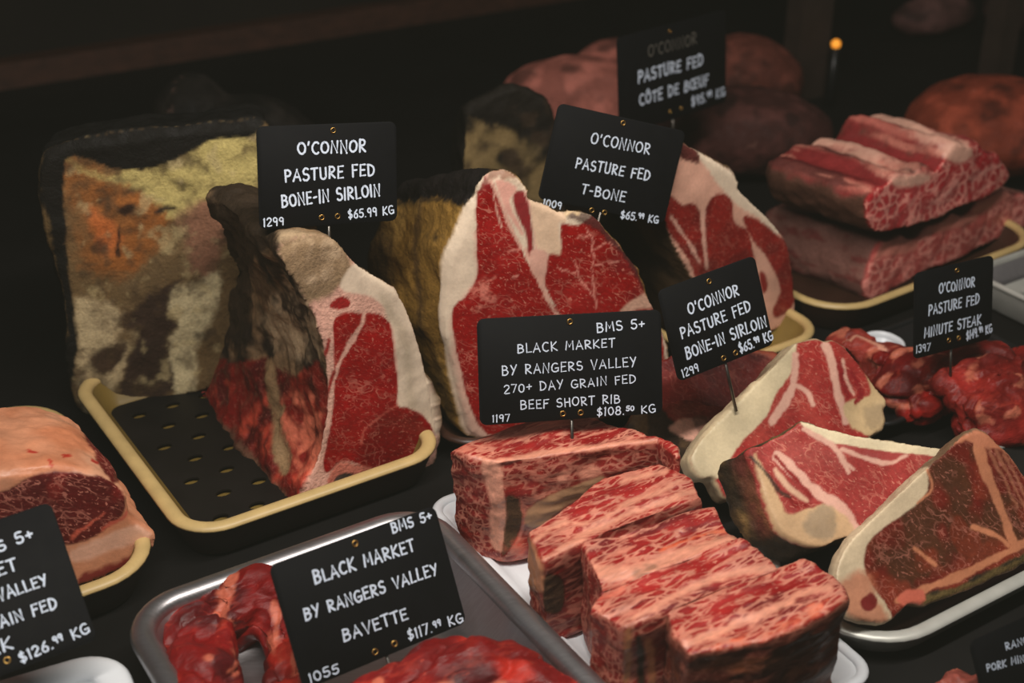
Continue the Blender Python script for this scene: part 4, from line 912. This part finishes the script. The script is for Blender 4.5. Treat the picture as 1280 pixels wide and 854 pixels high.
# --- minute steaks
def creases(s, a):                                   # folds pressed into soft slices
    St = np.stack([U * .45, Vd, [0, 0, .8]], 1)
    for f_, k, sd in ((26, 1., 3), (48, .5, 11)):
        r = 1 - np.abs(fbm(s.P @ St, f_, 2, sd)) * 2.2
        s.P = s.P - s.N * (a * k * np.clip(r, 0, 1) ** 4)[:, None]
    s.N = normals(s.P, s.F)
def blob(label, parts, vx, base, rel, col, name='minute_steak', cat='steak', group='loose minute steaks', mat=None, dark=.7, mar=.5, fatline=None, part='lean_meat', crease=.007):
    s = Skin(*skin(*joined(*[ellipsoid(*p) for p in parts]), vx, 3)); s.relief(*rel)
    if crease: creases(s, crease)
    lo = s.P[:, 2].min(); s.P[:, 2] = np.maximum(s.P[:, 2], base + .2 * (s.P[:, 2] - base)) if lo < base else s.P[:, 2]
    s.N = normals(s.P, s.F)
    s.paint(col, 1, mar, 0); c = np.array(col)
    s.paint(tuple(np.minimum(255, c * 1.28 + 8)), s.nz(45, -.05, .4, 3, 3) * .8); s.paint(tuple(c * dark), s.nz(38, .05, .4, 3, 8) * .8)
    s.paint((206, 118, 92), s.nz(85, .18, .36, 3, 19, np.stack([U * .5, Vd, [0, 0, 1.]], 1)) * (.7 if part == 'lean_meat' and mar > .3 else 0), .2)
    if fatline:
        for a, w in fatline: s.paint((214, 150, 126), s.line(a, w, 1.5, 3), .1)
    ce = s.P.mean(0); root = empty(name, (ce[0], ce[1], s.P[:, 2].min()), label, cat, group)
    s.build(root, [part, 'dark_crust'], mat or M_wet)
R = math.radians
rl = ((24, .008, 2), (70, .0025, 3), (200, .0006, 2))
blob('large bright red minute steak folded over at the right edge, sign standing in it', [(gz(1230, 462, .045), (.056, .034, .018), R(20)), (gz(1250, 500, .034), (.050, .036, .026), R(35)), (gz(1258, 534, .024), (.036, .022, .018), R(10)), (gz(1225, 520, .024), (.03, .022, .020), R(40))], .0018, .006, rl, (116, 26, 21))
blob('red minute steak draped left of the sign, tapering to the left', [(gz(1150, 460, .038), (.044, .028, .018), R(-15)), (gz(1128, 482, .028), (.034, .024, .018), R(20)), (gz(1190, 452, .042), (.034, .024, .016), R(0)), (gz(1165, 490, .024), (.03, .022, .018), R(10))], .0018, .012, rl, (114, 16, 15))
blob('small red minute steak scrap under the draped one', [(gz(1150, 510, .020), (.021, .015, .013), R(-20))], .0016, .008, rl, (128, 22, 16))
blob('brown-edged minute steak lying behind at the left of the heap', [(gz(1075, 430, .040), (.028, .022, .010), R(-10)), (gz(1106, 446, .034), (.034, .026, .016), R(-20)), (gz(1110, 470, .024), (.03, .02, .016), R(-20))], .0018, .02, rl, (118, 38, 30), fatline=[([(1055, 420), (1080, 418), (1110, 432)], 4)])

# --- bavette
rb = ((24, .008, 2), (60, .003, 3), (180, .0007, 2))
def strip(label, pts, rad, col, flat=.7):
    pth = crom([gz(x, y, z) for x, y, z in pts], 5, False); n = len(pth)
    ra = np.interp(np.linspace(0, len(rad) - 1, n), range(len(rad)), rad)
    s = Skin(*skin(*tube(pth, ra, 12), .0016, 3)); s.relief(*rb); creases(s, .006)
    s.P[:, 2] = np.where(s.P[:, 2] < .008, .006 + .12 * (s.P[:, 2] - .006), s.P[:, 2]); s.P[:, 2] = np.maximum(s.P[:, 2], .0045); s.N = normals(s.P, s.F)
    s.paint(col, 1, .7, 0); s.paint((190, 46, 32), s.nz(40, .0, .35, 3, 3) * .8); s.paint((72, 14, 18), s.nz(36, .05, .35, 3, 9) * .85)
    s.paint((206, 110, 84), s.nz(70, .28, .42, 3, 15, np.diag([1, .5, 1])) * .8, .2)
    ce = s.P.mean(0); root = empty('bavette_strip', (ce[0], ce[1], s.P[:, 2].min()), label, 'steak', 'bavette strips in the deep steel tray')
    s.build(root, ['lean_meat'], [M_wet])
strip('red bavette strip looped around a gap at the left of the bavette sign', [(240, 762, .020), (250, 800, .022), (245, 860, .022), (255, 920, .022)], [.015, .024, .027, .027], (122, 16, 16))
strip('red bavette strip arching behind the left edge of the bavette sign', [(250, 758, .020), (292, 764, .024), (338, 748, .026), (356, 800, .018), (362, 880, .012)], [.018, .026, .024, .018, .016], (116, 15, 15))
strip('thick bavette strip in front of the bavette sign, at the bottom', [(415, 925, .026), (500, 892, .030), (600, 858, .030), (710, 900, .024)], [.020, .029, .032, .024], (116, 15, 15))

# --- joints further back, the falloff of light darkened into their colours
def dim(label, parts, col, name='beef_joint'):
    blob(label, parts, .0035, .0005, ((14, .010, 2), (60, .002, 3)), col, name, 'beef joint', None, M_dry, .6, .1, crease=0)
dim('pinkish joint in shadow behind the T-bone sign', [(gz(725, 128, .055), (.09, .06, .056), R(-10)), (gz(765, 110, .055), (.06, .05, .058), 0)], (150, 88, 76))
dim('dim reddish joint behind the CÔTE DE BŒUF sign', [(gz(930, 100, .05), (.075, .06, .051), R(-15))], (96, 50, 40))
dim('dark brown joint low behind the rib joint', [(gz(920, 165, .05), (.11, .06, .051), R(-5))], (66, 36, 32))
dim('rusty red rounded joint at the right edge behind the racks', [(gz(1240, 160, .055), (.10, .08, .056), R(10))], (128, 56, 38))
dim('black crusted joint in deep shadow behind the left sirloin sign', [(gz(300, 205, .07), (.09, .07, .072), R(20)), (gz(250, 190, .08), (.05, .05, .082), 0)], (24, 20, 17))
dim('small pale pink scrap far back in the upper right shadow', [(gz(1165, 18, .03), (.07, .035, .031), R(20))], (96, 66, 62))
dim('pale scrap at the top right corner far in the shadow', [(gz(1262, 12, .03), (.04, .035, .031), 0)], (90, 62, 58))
pm = gz(1190, 868, .0)
blob('pink pork mince peeking in at the bottom right edge', [(pm + [.01, -.012, .012], (.03, .018, .0118), R(20))], .0016, .001, ((60, .006, 3), (160, .003, 3)), (130, 64, 54), 'pork_mince', 'mince', None, M_wet)

for q in (s1, s2, s3, s4, s5, s6, s7, s8, s9): sign(**q)

# ------------------------------------------------------------------ light and camera
def area(name, loc, az, sx, sy, energy, color, aim):
    l = bpy.data.lights.new(name, 'AREA'); l.shape = 'RECTANGLE'; l.size = sx; l.size_y = sy; l.energy = energy; l.color = color
    o = bpy.data.objects.new(name, l); col0.objects.link(o)
    z = -(Vector(aim) - Vector(loc)).normalized(); x = Vector((math.cos(math.radians(az)), math.sin(math.radians(az)), 0)); y = z.cross(x).normalized(); x = y.cross(z)
    o.matrix_world = Matrix.Translation(Vector(loc)) @ Matrix((x, y, z)).transposed().to_4x4()
    return o
area('case_light', (.05, .58, .80), 30, .9, .05, 8.4, (1, .93, .85), (.02, .85, .05))
area('fill_light', (-.6, -.5, 1.5), 20, 1., .6, 2.5, (.85, .92, 1), (0, .9, .1))  # added weak fill from the front, not a lamp of the shop
w = bpy.data.worlds.new('dim_shop'); sc.world = w; w.use_nodes = True
w.node_tree.nodes['Background'].inputs[0].default_value = (.95, .9, .8, 1); w.node_tree.nodes['Background'].inputs[1].default_value = .05
cd = bpy.data.cameras.new('camera'); co = bpy.data.objects.new('camera', cd); col0.objects.link(co)
cd.sensor_width = 36; cd.lens = 50; cd.clip_start = .01; cd.dof.use_dof = True; cd.dof.focus_distance = .99; cd.dof.aperture_fstop = 5.6
co.location = (0, 0, H); co.rotation_euler = (math.pi / 2 - TH, 0, 0)
sc.camera = co
cm = sc.view_settings; cm.use_curve_mapping = True                        # faded film blacks
cm.curve_mapping.black_level = (-.0085, -.0083, -.0062); cm.curve_mapping.update()
sc.view_settings.view_transform = 'Standard'; sc.view_settings.look = 'None'
